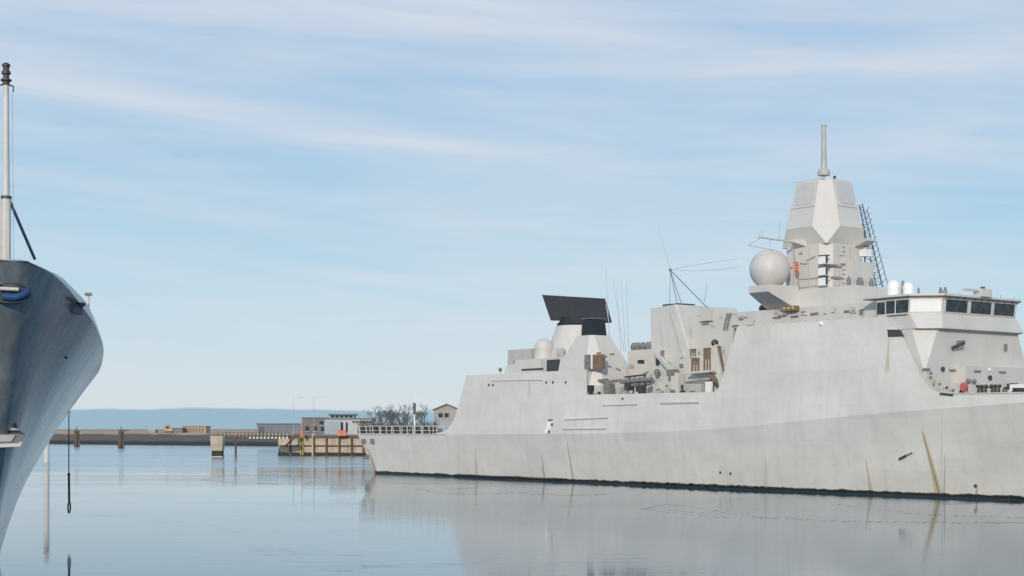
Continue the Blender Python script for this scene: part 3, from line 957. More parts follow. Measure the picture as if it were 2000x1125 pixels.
for x_ in (-1.2, .9):
    MB().tube([(TS + x_, -3.42, zt2), (TS + x_, -3.34, 25.6)], .04, 5).build('cable_run', M['navy_dull'], tw_)
for k in range(7):   # guard rail round the tower base
    MB().tube([(TS + 4.6, -3.9 + k * 1.2, zt2 - .1), (TS + 4.6, -3.9 + k * 1.2, zt2 + .95)], .03, 4).build('guard_post', M['wire'], FR)
for z_ in (.5, .95):
    MB().beam((TS + 4.6, -3.9, zt2 + z_), (TS + 4.6, 3.4, zt2 + z_), .03, .03).build('guard_rail', M['wire'], FR)
# small things on the deckhouse walls and roofs
for k in range(26):
    x_, y_ = rnm.uniform(1505, 1690), rnm.uniform(603, 616)
    p = P(x_, y_, 6.38)
    w_, h_ = rnm.uniform(.06, .35), rnm.uniform(.05, .25)
    MB().box(p.x - w_, p.x + w_, p.y - rnm.uniform(.05, .25), p.y + .1, p.z - h_, p.z + h_).build('wall_fitting', M[rnm.choice(('navy', 'navy_dull', 'gear', 'navy_dull'))], FR)
for k in range(22):
    x_, y_ = rnm.uniform(1360, 1495), rnm.uniform(612, 640)
    p = P(x_, y_, 5.0)
    w_, h_ = rnm.uniform(.06, .4), rnm.uniform(.05, .22)
    MB().box(p.x - w_, p.x + w_, p.y - rnm.uniform(.04, .2), p.y + .1, p.z - h_, p.z + h_).build('wall_fitting', M[rnm.choice(('navy', 'navy_dull', 'gear', 'navy'))], FR)
for k in range(18):
    x_, y_ = rnm.uniform(1228, 1340), rnm.uniform(690, 755)
    p = P(x_, y_, 2.0 if x_ < 1281 else 6.15)
    if x_ < 1281:
        p = Vector((53.3, -Ls(x_, y_, 53.2)[0], Ls(x_, y_, 53.2)[1]))
    w_, h_ = rnm.uniform(.08, .35), rnm.uniform(.08, .4)
    MB().box(p.x - w_, p.x + w_ * .5, p.y - w_, p.y + w_, p.z - h_, p.z + h_).build('wall_fitting', M[rnm.choice(('navy_dull', 'gear', 'dark', 'navy'))], FR)
for k in range(24):
    s_ = S_HF + 1.0 + k * .75
    z_ = interp(TOP, s_)
    if rnm.random() < .6:
        MB().box(s_ - rnm.uniform(.1, .35), s_ + .3, -7.9, -7.3, Z_M, z_ + rnm.uniform(-.1, .55)).build('deck_fitting', M[rnm.choice(('gear', 'dark', 'cream', 'navy_dull'))], FR)
for k in range(16):
    x_ = rnm.uniform(1806, 1990)
    t_, z_ = Ls(x_, rnm.uniform(752, 766), 98.6)
    if t_ > 7.4:
        continue
    w_ = rnm.uniform(.08, .3)
    MB().box(98.6 - w_, 98.6 + w_, -t_ - w_, -t_ + w_, 9.5, z_ + .2).build('deck_fitting', M[rnm.choice(('gear', 'dark', 'cream', 'navy_dull'))], FR)
# lattice ladder aerial abaft the tower on the far side
la = MB().build('lattice_aerial', M['steelblue'], FR, label='dark lattice aerial leaning against the far side of the tower')
lt = [(P(1678, 400, -3.5), P(1712, 562, -3.5)), (P(1684, 398, -3.5), P(1724, 560, -3.5)), (P(1688, 450, -3.5), P(1690, 562, -3.5))]
for a, b in lt:
    MB().beam(a, b, .10, .10).build('rail', M['steelblue'], la)
for k in range(14):
    u = (k + .5) / 14
    MB().beam(lt[0][0].lerp(lt[0][1], u), lt[1][0].lerp(lt[1][1], u), .06, .06).build('rung', M['steelblue'], la)
    if k > 4:
        w = (k - 4.5) / 9.5
        MB().beam(lt[2][0].lerp(lt[2][1], w), lt[0][0].lerp(lt[0][1], u), .06, .06).build('rung', M['steelblue'], la)
for k in range(13):   # diagonal bracing and a second, finer bay behind
    u, w = (k + .5) / 14, (k + 1.5) / 14
    MB().beam(lt[0][0].lerp(lt[0][1], u), lt[1][0].lerp(lt[1][1], w), .045, .045).build('brace', M['steelblue'], la)
    MB().beam(lt[1][0].lerp(lt[1][1], u) + Vector((.5, .4, 0)), lt[0][0].lerp(lt[0][1], w) + Vector((.2, .4, 0)), .04, .04).build('brace', M['steelblue'], la)
for q in (0, 1):
    MB().beam(lt[q][0] + Vector((.3, .4, -.6)), lt[q][1] + Vector((.45, .4, 0)), .06, .06).build('rail', M['steelblue'], la)
for x, y in ((1681, 440), (1690, 515), (1697, 535), (1693, 470)):
    MB().ball(P(x, y, -3.4), .22, 8, 5).build('clamp', M['dark'], la)
MB().beam(P(1690, 518, -3.4), P(1680, 563, -3.4), .2, .2).build('leg', M['steelblue'], la)
MB().beam(P(1700, 540, -3.4), P(1706, 563, -3.4), .2, .2).build('leg', M['dark'], la)
MB().beam(P(1700, 500, -3.4), P(1735, 504, -3.4), .05, .05).build('stay', M['wire'], la)

# ---- bridge
def bring(sf, hf, hw, sa_, z):
    d = hw - hf
    return [(sa_, -hw, z), (sf - d, -hw, z), (sf, -hf, z), (sf, hf, z), (sf - d, hw, z), (sa_, hw, z)]


SF = 96.65
zl = 15.95
lowf = MB().rings([bring(96.5, 8.25, 8.30, 91, 9.4), bring(96.45, 8.20, 8.25, 91, 11.8), bring(96.45, 6.35, 8.05, 91, zl)]).build('deckhouse_front', M['navy'], FR, smooth=8, label='slanting front of the deckhouse under the bridge')
br_ = MB().rings([bring(97.1, 6.45, 8.12, 93.3, zl), bring(97.1, 6.45, 8.12, 93.3, zl + .12), bring(96.55, 5.85, 8.0, 90.5, 17.45), bring(96.7, 5.9, 8.05, 90.5, 19.0)]).build('bridge', M['navy'], FR, smooth=8, label='bridge with a row of dark windows')
MB().rings([bring(97.0, 6.1, 8.35, 89.2, 19.0), bring(97.0, 6.1, 8.35, 89.2, 19.28)]).build('roof', M['navy'], br_)
MB().rings([bring(97.05, 6.15, 8.4, 89.1, 19.02), bring(97.05, 6.15, 8.4, 89.1, 19.08)]).build('gutter', M['dark'], br_)
a_, b_ = bring(96.55, 5.85, 8.0, 90.5, 17.45), bring(96.7, 5.9, 8.05, 90.5, 19.0)
qf = [a_[2], a_[3], b_[3], b_[2]]
qc = [a_[1], a_[2], b_[2], b_[1]]
qs = [a_[0], a_[1], b_[1], b_[0]]


def window(q, u0, u1, v0, v1, glass='glass'):
    w = MB().patch(q, u0, u1, v0, v1, .015).build('window', M[glass], br_)
    return w


for (x0, x1) in ((1848, 1888), (1894, 1933), (1938, 1978)):
    u0 = (x0 - 1842) / (1982 - 1842)
    u1 = (x1 - 1842) / (1982 - 1842)
    window(qf, u0, u1, .10, .84)
    MB().patch(qf, u0 - .02, u1 + .02, .03, .095, .07).build('window_sill', M['cream'], br_)
    for uu in (u0 - .02, u1):
        MB().patch(qf, uu, uu + .02, .10, .90, .06).build('window_post', M['cream'], br_)
    for k in range(3):
        uc = u0 + (u1 - u0) * (k + .5) / 3
        MB().patch(qf, uc - .006, uc + .006, .78, .97, .10).build('wiper_arm', M['dark'], br_)
MB().patch(qf, 0, 1, .86, .90, .12).build('window_head', M['navy_dull'], br_)
pc = MB().patch(qc, .03, .97, .08, .82, .05).build('window_glare', M['white'], br_, label='white panel painted as sun glare on the bridge corner windows')  # white panel put in place of sun glare on the corner glass
window(qs, .60, .97, .05, .85)
window(qs, .30, .58, .05, .85, 'sooty' if False else 'glass')
window(qs, .02, .26, .05, .80)
MB().patch(qs, .57, .60, .02, .9, .06).build('window_post', M['navy'], br_)
MB().patch(qs, .40, .99, -.05, .04, .35).build('wing_ledge', M['cream'], br_)
dk_ = MB().rings([[(s, -t_, z) for s, t_, z in [side(x, y) for x, y in ((1734, 644), (1759, 644), (1766, 657), (1735, 658))]], [(s, -t_ - .07, z) for s, t_, z in [side(x, y) for x, y in ((1734, 644), (1759, 644), (1766, 657), (1735, 658))]]])
dk_.build('mooring_port', M['dark'], FR)
MB().rings([[(s, -t_ - .12, z) for s, t_, z in [side(x, y) for x, y in ((1733, 642.5), (1759, 642.5), (1759, 644), (1733, 644))]], [(s, -t_ + .05, z) for s, t_, z in [side(x, y) for x, y in ((1733, 642.5), (1759, 642.5), (1759, 644), (1733, 644))]]]).build('port_lip', M['navy'], FR)
# bridge roof fittings
for (x, y, r_) in ((1745, 562, .70), (1774, 563, .56)):
    t_ = 2.5
    s, z = L(x, y, t_)
    d_ = MB().ball((s, -t_, z), r_, 18, 10, -20, 90, 1.1).build('white_dome', M['white'], FR, label='small white dome on the bridge roof')
    MB().lathe((s, -t_, 19.2), [(r_ * .95, 0), (r_ * .95, z - 19.2 - .2)], 14).build('dome_base', M['white'], d_)
p = P(1763, 560, 2.4)
MB().tube([(p.x, p.y, 19.2), (p.x, p.y, p.z + .6)], .12, 6).build('roof_post', M['gear'], FR)
for x, y, r_ in ((1794, 567, .14), (1837, 566, .2), (1846, 566, .2)):
    p = P(x, y, 4)
    MB().lathe((p.x, p.y, 19.25), [(r_, 0), (r_, .35), (r_ * .5, p.z - 19.0)], 8).build('roof_lamp', M['gear'], FR)
ff = L(1917, 568, 0)
nb_ = MB().box(ff[0] - .5, ff[0] + .5, -.6, 1.0, 19.25, 20.0).build('navigation_radar', M['cream'], FR, label='small navigation radar scanner on the bridge roof')
MB().lathe((ff[0], .2, 19.9), [(.22, 0), (.22, .35)], 10).build('gearbox', M['dark'], nb_)
MB().box(ff[0] - .2, ff[0] + .2, -2.9, .4, 19.75, 19.95).build('scanner_bar', M['cream'], nb_)
for k in range(6):
    y = -5.5 + 2.2 * k
    MB().tube([(SF, y, 19.25), (SF, y, 19.6)], .04, 5).build('roof_stanchion', M['wire'], br_)

# ---- fittings on the deckhouse front and the foredeck
fb = sbox('forward_house', 96.3, 97.7, Ls(1885, 740, 97.7)[0], -7.8, 9.4, Ls(1885, 714, 97.7)[1], 'navy', tp=.05)
for x, y in ((1810, 721), (1861, 723)):
    t_, z_ = Ls(x, y, 96.55)
    MB().box(96.4, 96.62, -t_ - .45, -t_ + .45, z_ - .09, z_ + .09).build('vent_slot', M['gear'], lowf)
for x, y in ((1909, 725), (1958, 727)):
    t_, z_ = Ls(x, y, 97.7)
    MB().box(97.6, 97.77, -t_ - .5, -t_ + .5, z_ - .09, z_ + .09).build('vent_slot', M['gear'], fb)
t_, z_ = Ls(1932, 722, 97.7)
MB().ball((97.75, -t_, z_), .16, 8, 5).build('lamp', M['white'], fb)
for x, y, r_ in ((1843, 721, .24),):
    t_, z_ = Ls(x, y, 96.6)
    MB().rings([[(96.4 + d, -t_ + r_ * math.cos(k * .628), z_ + r_ * math.sin(k * .628)) for k in range(10)] for d in (0, .2)]).build('porthole', M['dark'], lowf)
t_, z_ = Ls(1934, 738, 97.75)
MB().rings([[(97.6 + d, -t_ + .25 * math.cos(k * .628), z_ + .25 * math.sin(k * .628)) for k in range(10)] for d in (0, .22)]).build('porthole', M['dark'], fb)
for x, y in ((1890, 744), (1901, 745)):
    t_, z_ = Ls(x, y, 97.75)
    MB().ball((97.85, -t_, z_), .24, 8, 5).build('valve', M['gear'], fb)
# floodlight bracket with its arm
t_, z_ = Ls(1858, 680, 96.6)
t1, z1 = Ls(1877, 670, 96.9)
fl = MB().beam((96.7, -t_, z_), (97.3, -t1, z1), .22, .30).build('floodlight', M['dark'], FR, label='black floodlight on the deckhouse front')
MB().box(96.4, 97.3, -t1 - .12, -t1 + .12, z1 - .05, z1 + .25).build('bracket', M['gear'], fl)
t_, z_ = Ls(1964, 678, 96.6)
MB().box(96.4, 96.75, -t_ - .1, -t_ + .1, z_ - .35, z_ + .3).build('lamp', M['gear'], lowf)
# foredeck gear near the rail
sx0 = L(1885, 766, 7.5)[0]
rr = MB().rings([[(sx0 + .38 * math.cos(2 * math.pi * k / 14), -7.5 - d, 10.3 + .42 * math.sin(2 * math.pi * k / 14)) for k in range(14)] for d in (0, .3)]).build('hose_reel', M['red'], FR, label='red hose reel at the foredeck rail')
MB().beam((sx0 - .4, -7.4, 9.5), (sx0, -7.4, 10.3), .1, .1).build('leg', M['red'], rr)
MB().beam((sx0 + .4, -7.4, 9.5), (sx0, -7.4, 10.3), .1, .1).build('leg', M['red'], rr)
for x in (1914, 1922, 1941, 1948):
    p = P(x, 760, 7.4)
    MB().lathe((p.x, p.y, 9.5), [(.28, 0), (.24, .7), (.36, .75), (.36, .95)], 10).build('bollard', M['dark'], FR)
for x0, x1, y0 in ((1925, 1940, 757), (1906, 1955, 756)):
    p, q = P(x0, y0, 6.8), P(x1, y0 + .5, 6.8)
    MB().beam(p, q, .1, .1).build('handrail', M['gear'], FR)
for x in (1985, 1990, 1995, 2000):
    p = P(x, 762, 7.2)
    MB().box(p.x - .2, p.x + .2, p.y - .3, p.y + .3, 9.5, p.z + .2).build('deck_cleat', M['dark'], FR)
p = P(1992, 757, 6.5)
MB().box(p.x - .8, p.x + 1.0, p.y - .4, p.y + .4, 9.5, p.z + .3).build('deck_locker', M['white'], FR)
for x, y, m_ in ((1803, 733, 'gear'), (1810, 730, 'gear'), (1818, 728, 'gear'), (1803, 741, 'dark'), (1809, 749, 'dark'), (1818, 737, 'gear'), (1825, 745, 'yellow'), (1822, 755, 'yellow'), (1845, 757, 'cream'), (1849, 757, 'dark'), (1862, 762, 'gear'), (1835, 750, 'gear')):
    p = P(x, y, 7.6)
    MB().ball(p, .14, 7, 5).build('rail_fitting', M[m_], FR)
pts = [sideP(x, y, .05) + Vector((0, 0, .06)) for x, y in ((1796, 727), (1806, 742), (1822, 759), (1840, 767), (1860, 769.5), (1900, 770), (1950, 769), (2000, 768))]
MB().tube(pts, .06, 5).build('rail_edge', M['cream'], FR)
a, b = P(1834, 769, 8.2), P(1864, 772, 8.4)
MB().beam(sideP(1836, 769.5, .02), sideP(1862, 772, .02), .12, .18).build('rail_slot', M['dark'], FR)
# stanchions with wires on the boat deck bulwark and upper deck edge
for k in range(12):
    s = S_SA + 2 + (S_SF - S_SA - 4) * k / 11
    for sg in (1, -1):
        t_ = T(s, Z_T) - .35
        MB().tube([(s, -sg * t_, Z_T - .05), (s, -sg * t_, Z_T + .28)], .04, 4).build('deck_eye', M['gear'], FR)
# gun and foremast ahead, outside the picture, closing the foredeck plausibly
gunb = MB().lathe((116, 0, 11.0), [(2.3, -.6), (2.3, .3), (2.0, .4)], 20).build('gun_turret', M['navy'], FR)
MB().rings([[(113.6, -1.8, 11.4), (118.0, -1.5, 11.4), (118.0, 1.5, 11.4), (113.6, 1.8, 11.4)], [(114.2, -1.2, 14.2), (116.6, -1.0, 14.2), (116.6, 1.0, 14.2), (114.2, 1.2, 14.2)]]).build('gun_house', M['navy'], gunb)
MB().tube([(116.5, 0, 12.8), (122.5, 0, 13.3)], .16, 10).build('gun_barrel', M['navy_dull'], gunb)

# hanging line on the hull and signal flag
a, b = sideP(1843, 797, .12), sideP(1843, 960, .12)
ml = MB().tube([FR.matrix_basis @ v for v in (a, a.lerp(b, .5) + Vector((0, -.08, 0)), b)], .045, 5).build('rope', M['whiterope'], None,
     label='thin white rope hanging straight down the right part of the frigate hull', category='rope')
fw = MB()
tf = [FR.matrix_basis @ P(x, y, 4.4) for x, y in ((1551, 512), (1559, 512), (1560, 535), (1553, 533))]
n = 6
g0 = []
for i in range(n + 1):
    u = i / n
    w = Vector((0.06, 0.15, 0)) * math.sin(u * 9)
    g0.append([tf[0].lerp(tf[1], 0).lerp(tf[3], u) + w, tf[1].lerp(tf[2], u) - w, tf[1].lerp(tf[2], u) - w + Vector((.02, .03, 0)), tf[0].lerp(tf[3], u) + w + Vector((.02, .03, 0))])
fw.rings(g0)
flm = bpy.data.materials.new('flag_red_yellow')
flm.use_nodes = True
_t = flm.node_tree
_w = _t.nodes.new('ShaderNodeTexWave')
_w.inputs['Scale'].default_value = 1.1
_w.wave_type = 'BANDS'
_w.bands_direction = 'Z'
_t.links.new(nd(_t, 'ShaderNodeTexCoord').outputs['Object'], _w.inputs['Vector'])
_t.links.new(ramp(_t, _w.outputs[0], [(0.45, (.6, .03, .03)), (0.62, (.75, .40, .05))], 'CONSTANT'), _t.nodes['Principled BSDF'].inputs['Base Color'])
flag = fw.build('signal_flag', flm, None, label='small red and yellow signal flag beside the large radome', category='flag')
MB().tube([FR.matrix_basis @ P(1548, 480, 4.45), FR.matrix_basis @ P(1562, 562, 4.45)], .03, 4).build('halyard', M['wire'], flag)

# ------------------------------------------------------------------ left ship: bow seen nearly head on
BO = Vector((-13.55, 42.0))
BA = Vector((-.419, .908)).normalized()     # aft
BN = Vector((BA.y, -BA.x))                  # the side facing the picture's middle
BS = thing('naval_ship', 'bow of a dark grey naval ship towering at the left edge', 'ship', (BO.x, BO.y, 0), math.atan2(BA.y, BA.x))
# local: x aft, y = -(distance to the near side), z up
BD = [(0, .45), (.5, .9), (1, 1.25), (2, 1.75), (3.5, 2.38), (5, 2.95), (7.5, 3.65), (10, 4.22), (15, 5.0), (20, 5.6), (30, 6.5), (45, 7.2), (80, 7.2)]
BZ = [(0, 10.95), (2, 10.5), (5, 9.8), (10, 9.15), (15, 8.72), (20, 8.45), (30, 8.1), (45, 7.7), (80, 7.6)]
BWL = [(0, .05), (8, .25), (20, 1.6), (32, 3.2), (45, 4.6), (60, 5.6), (80, 6.2)]
bow = MB()
ds = [0, .15, .35, .6, .9, 1.25, 1.7, 2.3, 3, 4, 5, 6, 7, 8] + [9 + 1.5 * i for i in range(48)]
fz_ = [-.2, 0, .12, .25, .38, .5, .62, .74, .85, .94, 1.0]
def bshape(d, f):
    """point on the near side: d aft at deck level, f from water 0 to deck edge 1"""
    zd = sinterp(BZ, d)
    bd_, bw = sinterp(BD, d), sinterp(BWL, d)
    rake = 8.0 * max(0, 1 - max(f, 0)) ** 1.15 * max(0, 1 - d / 30) ** 1.2
    k = max(f, 0)
    y = bw + (bd_ - bw) * (0.52 * k + 0.48 * k ** 2.2)
    return Vector((d + rake, y, zd * f))
def btop(d):
    """top of the inward leaning bulwark"""
    return Vector((d + .12, max(.12, sinterp(BD, d) - .15), sinterp(BZ, d) + interp([(0, .06), (.8, .10), (2, .30), (5, .55), (9, .55), (14, .35), (22, .12), (80, .1)], d)))
ring = []
for d in ds:
    r = [bshape(d, f) for f in fz_]
    ring.append([(v.x, -v.y, v.z) for v in r])
bow.rings(ring, cap=False, close=False)
bow.rings([[(x, -y, z) for x, y, z in r] for r in ring], cap=False, close=False)
nose = ring[0]
for i in range(len(fz_) - 1):
    x0, y0, z0 = nose[i]
    x1, y1, z1 = nose[i + 1]
    bow.add([(x0, y0, z0), (x1, y1, z1), (x1 - .12, 0, z1), (x0 - .12, 0, z0)], [(0, 1, 2, 3)])
    bow.add([(x0, -y0, z0), (x1, -y1, z1), (x1 - .12, 0, z1), (x0 - .12, 0, z0)], [(0, 1, 2, 3)])


def bow_paint():
    m = bpy.data.materials.new('bow_paint')
    m.use_nodes = True
    t = m.node_tree
    b = t.nodes['Principled BSDF']
    tc = nd(t, 'ShaderNodeTexCoord').outputs['Object']
    n1 = noise(t, mapping(t, tc, (1.2, 1.2, .14)), 1.6, 6, 0.65)
    n2 = noise(t, mapping(t, tc, (.3, .3, .3)), 1.0, 4, 0.55)
    n3 = noise(t, mapping(t, mapping(t, tc, rot=(0, R(-30), 0)), (5.5, 3.5, .22)), 1.0, 4, 0.7)
    c = mixc(t, ramp(t, n2, [(.35, 0.0), (.65, 1.0)]), (.120, .130, .138), (.165, .176, .182))
    c = mixc(t, mth(t, 'MULTIPLY', ramp(t, n1, [(.46, 0.0), (.62, 1.0)]), .6), c, (.26, .29, .315))
    c = mixc(t, mth(t, 'MULTIPLY', ramp(t, n3, [(.58, 0.0), (.72, 1.0)]), .45), c, (.085, .092, .098))
    t.links.new(c, b.inputs['Base Color'])
    t.links.new(ramp(t, n1, [(.3, .14), (.7, .26)]), b.inputs['Roughness'])
    b.inputs['Specular IOR Level'].default_value = 1.0
    b.inputs['Coat Weight'].default_value = .35
    b.inputs['Coat Roughness'].default_value = .12
    bn = nd(t, 'ShaderNodeBump')
    bn.inputs['Strength'].default_value = .35
    bn.inputs['Distance'].default_value = .06
    sp = nd(t, 'ShaderNodeSeparateXYZ')
    t.links.new(tc, sp.inputs[0])
    fr2 = mth(t, 'ABSOLUTE', mth(t, 'SINE', mth(t, 'MULTIPLY', mth(t, 'ADD', sp.outputs[0], mth(t, 'MULTIPLY', sp.outputs[2], .55)), 3.1)))
    wl2 = mth(t, 'ABSOLUTE', mth(t, 'SINE', mth(t, 'MULTIPLY', sp.outputs[2], 1.35)))
    hh2 = mth(t, 'ADD', noise(t, mapping(t, tc, (.7, .7, .35)), 1.0, 2, .5), mth(t, 'MULTIPLY', mth(t, 'POWER', mth(t, 'MULTIPLY', fr2, wl2), .5), .22))
    t.links.new(hh2, bn.inputs['Height'])
    t.links.new(bn.outputs[0], b.inputs['Normal'])
    return m


M['bow'] = bow_paint()
bow.build('hull', M['bow'], BS, smooth=40, weld=.002)
bul = MB()
for sg in (1, -1):
    rr_ = []
    for d in ds:
        a, b = bshape(d, 1.0), btop(d)
        rr_.append([(a.x, -sg * a.y, a.z), (b.x, -sg * b.y, b.z), (b.x + .06, -sg * (b.y - .12), b.z), (a.x + .06, -sg * (a.y - .12), a.z)])
    bul.rings(rr_)
a, b = bshape(0, 1.0), btop(0)
bul.rings([[(a.x - .12, -a.y, a.z), (b.x - .05, -b.y, b.z), (b.x + .2, -b.y, b.z), (a.x + .2, -a.y, a.z)], [(a.x - .12, a.y, a.z), (b.x - .05, b.y, b.z), (b.x + .2, b.y, b.z), (a.x + .2, a.y, a.z)]])
M['bulw'] = mat('bulwark_skylit', (.46, .49, .52), .4, .12, .8, dirt=(.2, .2, .2), dirt_amt=.4)  # lighter than the hull: skylight on the leaning bulwark put into its colour
bul.build('bulwark', M['bulw'], BS, smooth=40)
dk3 = MB()
dk3.rings([[(d + .1, -(sinterp(BD, d) - .1), sinterp(BZ, d) - .1), (d + .1, (sinterp(BD, d) - .1), sinterp(BZ, d) - .1)] for d in ds], cap=False, close=False)
dk3.build('deck', M['deck'], BS)
# jackstaff with stays and dark lantern head
jx = 1.0
def B(px, py, x):
    """picture pixel at the bow's station x -> local point"""
    k = (px - 1000) / F
    o = BO + BA * x
    t_ = (k * o.y - o.x) / (BN.x - k * BN.y)
    Y = o.y + t_ * BN.y
    return Vector((x, -t_, EYE + (HOR - py) / F * Y))
M['staff'] = mat('staff_paint', (.62, .60, .57), .45, .08, 2, dirt=(.3, .28, .25), dirt_amt=.4)
jb = B(12, 505, jx)
js = MB()
z_mid, z_top = B(12, 385, jx).z, B(11, 165, jx).z
jst = MB().lathe((jx, jb.y, 0), [(.13, jb.z - .9), (.13, z_mid), (.10, z_mid + .05)], 12).build('jackstaff', M['staff'], BS, label='white jackstaff with black lantern on the bow')
MB().lathe((jx, jb.y, 0), [(.10, z_mid), (.075, z_top)], 12).build('upper_tube', M['staff'], jst)
MB().tube([(jx, jb.y + .16, jb.z - .2), (jx, jb.y + .16, z_mid)], .05, 8).build('side_tube', M['staff'], jst)
MB().lathe((jx, jb.y, 0), [(.15, z_mid - .05), (.15, z_mid + .03)], 10).build('collar', M['dark'], jst)
for k, (r_, h_) in enumerate(((.08, 0), (.10, .08), (.13, .13), (.13, .22), (.08, .25), (.12, .32), (.12, .40), (.06, .45), (.05, .52))):
    pass
MB().lathe((jx, jb.y, z_top), [(.09, -.02), (.10, .08), (.15, .10), (.15, .14), (.085, .16), (.085, .26), (.125, .29), (.125, .36), (.085, .38), (.085, .48), (.11, .50), (.11, .56), (.05, .60)], 12).build('lantern', M['dark'], jst)
for dy in (-.15, .15):
    MB().tube([(jx, jb.y + dy * .4, z_top), (jx, jb.y + dy * 1.3, z_top - .04), (jx, jb.y + dy * 1.3, z_top - .18)], .025, 5).build('halyard_block', M['dark'], jst)
MB().tube([(jx, jb.y - .16, z_top - .1), (jx, jb.y - .2, jb.z)], .006, 4).build('halyard', M['wire'], jst)
st = B(18, 390, jx)
MB().tube([st, B(68, 506, 2.2)], .045, 8).build('stay', M['steelblue'], jst)
MB().tube([Vector((st.x, 2 * jb.y - st.y, st.z)), Vector((2.2, 2 * jb.y - B(68, 506, 2.2).y, B(68, 506, 2.2).z))], .045, 8).build('stay', M['steelblue'], jst)
bb = B(-4, 468, jx + .3)
MB().ball(bb, .26, 12, 8, sz=1.5).build('bell_housing', M['gear'], jst)
# bull nose fairlead, on the stem just under the rail
M['blue'] = mat('blue_rope', (.02, .07, .20), .5, .3, 6)
def oval(x, a, b, n=20): return [(x + .5 * (a * math.cos(2 * math.pi * k / n)) ** 2, a * math.cos(2 * math.pi * k / n), 10.1 + b * math.sin(2 * math.pi * k / n)) for k in range(n)]
fa = MB().rings([oval(.16, .57, .28), oval(.45, .57, .28), oval(.45, .52, .25), oval(.16, .52, .25), oval(.16, .57, .28)], cap=False).build('bow_fairlead', M['dark'], BS, label='oval bow fairlead with blue rope inside')
MB().rings([oval(.22, .52, .25), oval(.42, .52, .25)]).build('opening', M['dark'], fa)
MB().tube([(.22, .2, 10.0), (.16, -.1, 9.97), (.18, -.3, 10.05), (.26, -.44, 10.17)], .10, 10).build('blue_rope', M['blue'], fa)
MB().tube([(.2, .3, 10.21), (.14, -.2, 10.2)], .05, 8).build('roller', M['staff'], fa)


def bproj(v):
    w = BO + BA * v.x + BN * v.y
    return 1000 + F * w.x / w.y, HOR - F * (v.z - EYE) / w.y


def bfind(px, py):
    best = None
    for i in range(0, 240):
        for j in range(0, 60):
            v = bshape(i * .1, j / 60)
            x, y = bproj(v)
            e = (x - px) ** 2 + (y - py) ** 2
            if best is None or e < best[0]:
                best = (e, i * .1, j / 60)
    return best[1:]


def bsurf(px, py, out=0.0):
    d, f = bfind(px, py)
    v = bshape(d, f)
    du, dv = bshape(d + .1, f) - v, bshape(d, f + .02) - v
    n_ = du.cross(dv).normalized()
    if n_.y < 0:
        n_ = -n_
    v = v + n_ * out
    return Vector((v.x, -v.y, v.z))


# anchor housed against the side
xa0, xa1 = bsurf(4, 850).x - .12, bsurf(48, 850).x + .25


def bprism(name, pts, x0, x1, m, parent):
    return MB().rings([[B(x, y, x0) for x, y in pts], [B(x, y, x1) for x, y in pts]]).build(name, M[m], parent)


anc = MB().rings([[B(x, y, xa0) for x, y in ((-45, 848), (36, 847), (52, 851), (42, 861), (34, 866), (-45, 868))], [B(x, y, xa1) for x, y in ((-45, 848), (36, 847), (52, 851), (42, 861), (34, 866), (-45, 868))]]).build('anchor', M['gear'], BS, label='grey stockless anchor housed against the bow')
bprism('recess_shadow', [(-45, 828), (6, 823), (22, 810), (29, 796), (32, 826), (34, 836), (-45, 836)], xa0 + .35, xa1, 'dark', anc)  # solid dark wedge painted as the shadow in the recess above the anchor
bprism('fluke', [(-45, 834), (22, 834), (40, 840), (-45, 842)], xa0 + .1, xa1, 'navy_dull', anc)
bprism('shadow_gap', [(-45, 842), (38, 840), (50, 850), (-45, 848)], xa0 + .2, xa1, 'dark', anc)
bprism('crown_plate', [(-45, 851), (30, 850), (22, 862), (-45, 864)], xa0 - .06, xa1, 'navy_dull', anc)
bprism('bolster', [(-45, 868), (34, 866), (44, 861), (40, 872), (-45, 876)], xa0 - .1, xa1, 'cream', anc)
# small roller fairlead and post at the shoulder of the rail
v = bsurf(166, 590, .05)
fl2 = MB().box(v.x - .2, v.x + .3, v.y - .10, v.y + .2, v.z - .14, v.z + .12).build('rail_fairlead', M['steelblue'], BS)
MB().beam((v.x - .5, v.y - .05, v.z + .10), (v.x + .6, v.y - .1, v.z + .22), .14, .10).build('fairlead_lip', M['dark'], fl2)
_d = 6.2
pz = btop(_d)
pz = Vector((pz.x, -pz.y + .06, pz.z + .3))
MB().tube([(pz.x, pz.y, pz.z - .35), (pz.x, pz.y, pz.z + .18)], .035, 6).build('rail_post', M['staff'], BS)
MB().box(pz.x - .1, pz.x + .1, pz.y - .1, pz.y + .1, pz.z + .16, pz.z + .24).build('post_cap', M['gear'], BS)
d_, f_ = bfind(127, 700)
v = bsurf(127, 700, .0)
MB().ball(v, .05, 8, 5).build('drain', M['dark'], BS)
# boom far aft from which a line hangs
def bw2(loc): 
    w = BO + BA * loc[0] + BN * -loc[1]
    return Vector((w.x, w.y, loc[2]))
rp_ = wp(134.5, 806, 94.0)
rl = Vector((rp_.x, rp_.y)) - BO
bx_, by_ = rl.dot(BA), -rl.dot(BN)
MB().beam((bx_, by_ - .1, rp_.z + .05), (bx_, -6.6, rp_.z + .05), .12, .12).build('boat_boom', M['gear'], BS)
z1 = wp(135, 926, 94).z
z2 = wp(135, 1002, 94).z
ro = MB().tube([rp_, (rp_.x, rp_.y, z1)], .035, 6).tube([(rp_.x, rp_.y, z1), (rp_.x + .02, rp_.y, z2 + .7)], .07, 6).build('rope', M['rope'], None, label='dark rope hanging over the water beside the left ship', category='rope')
lp = [(rp_.x + .02 + .07 * math.sin(a), rp_.y, z2 + .35 - .35 * math.cos(a)) for a in [2 * math.pi * k / 14 for k in range(15)]]
MB().tube(lp, .05, 6).build('loop', mat('dark_red_rope', (.10, .035, .04), .8, .2, 8), ro)
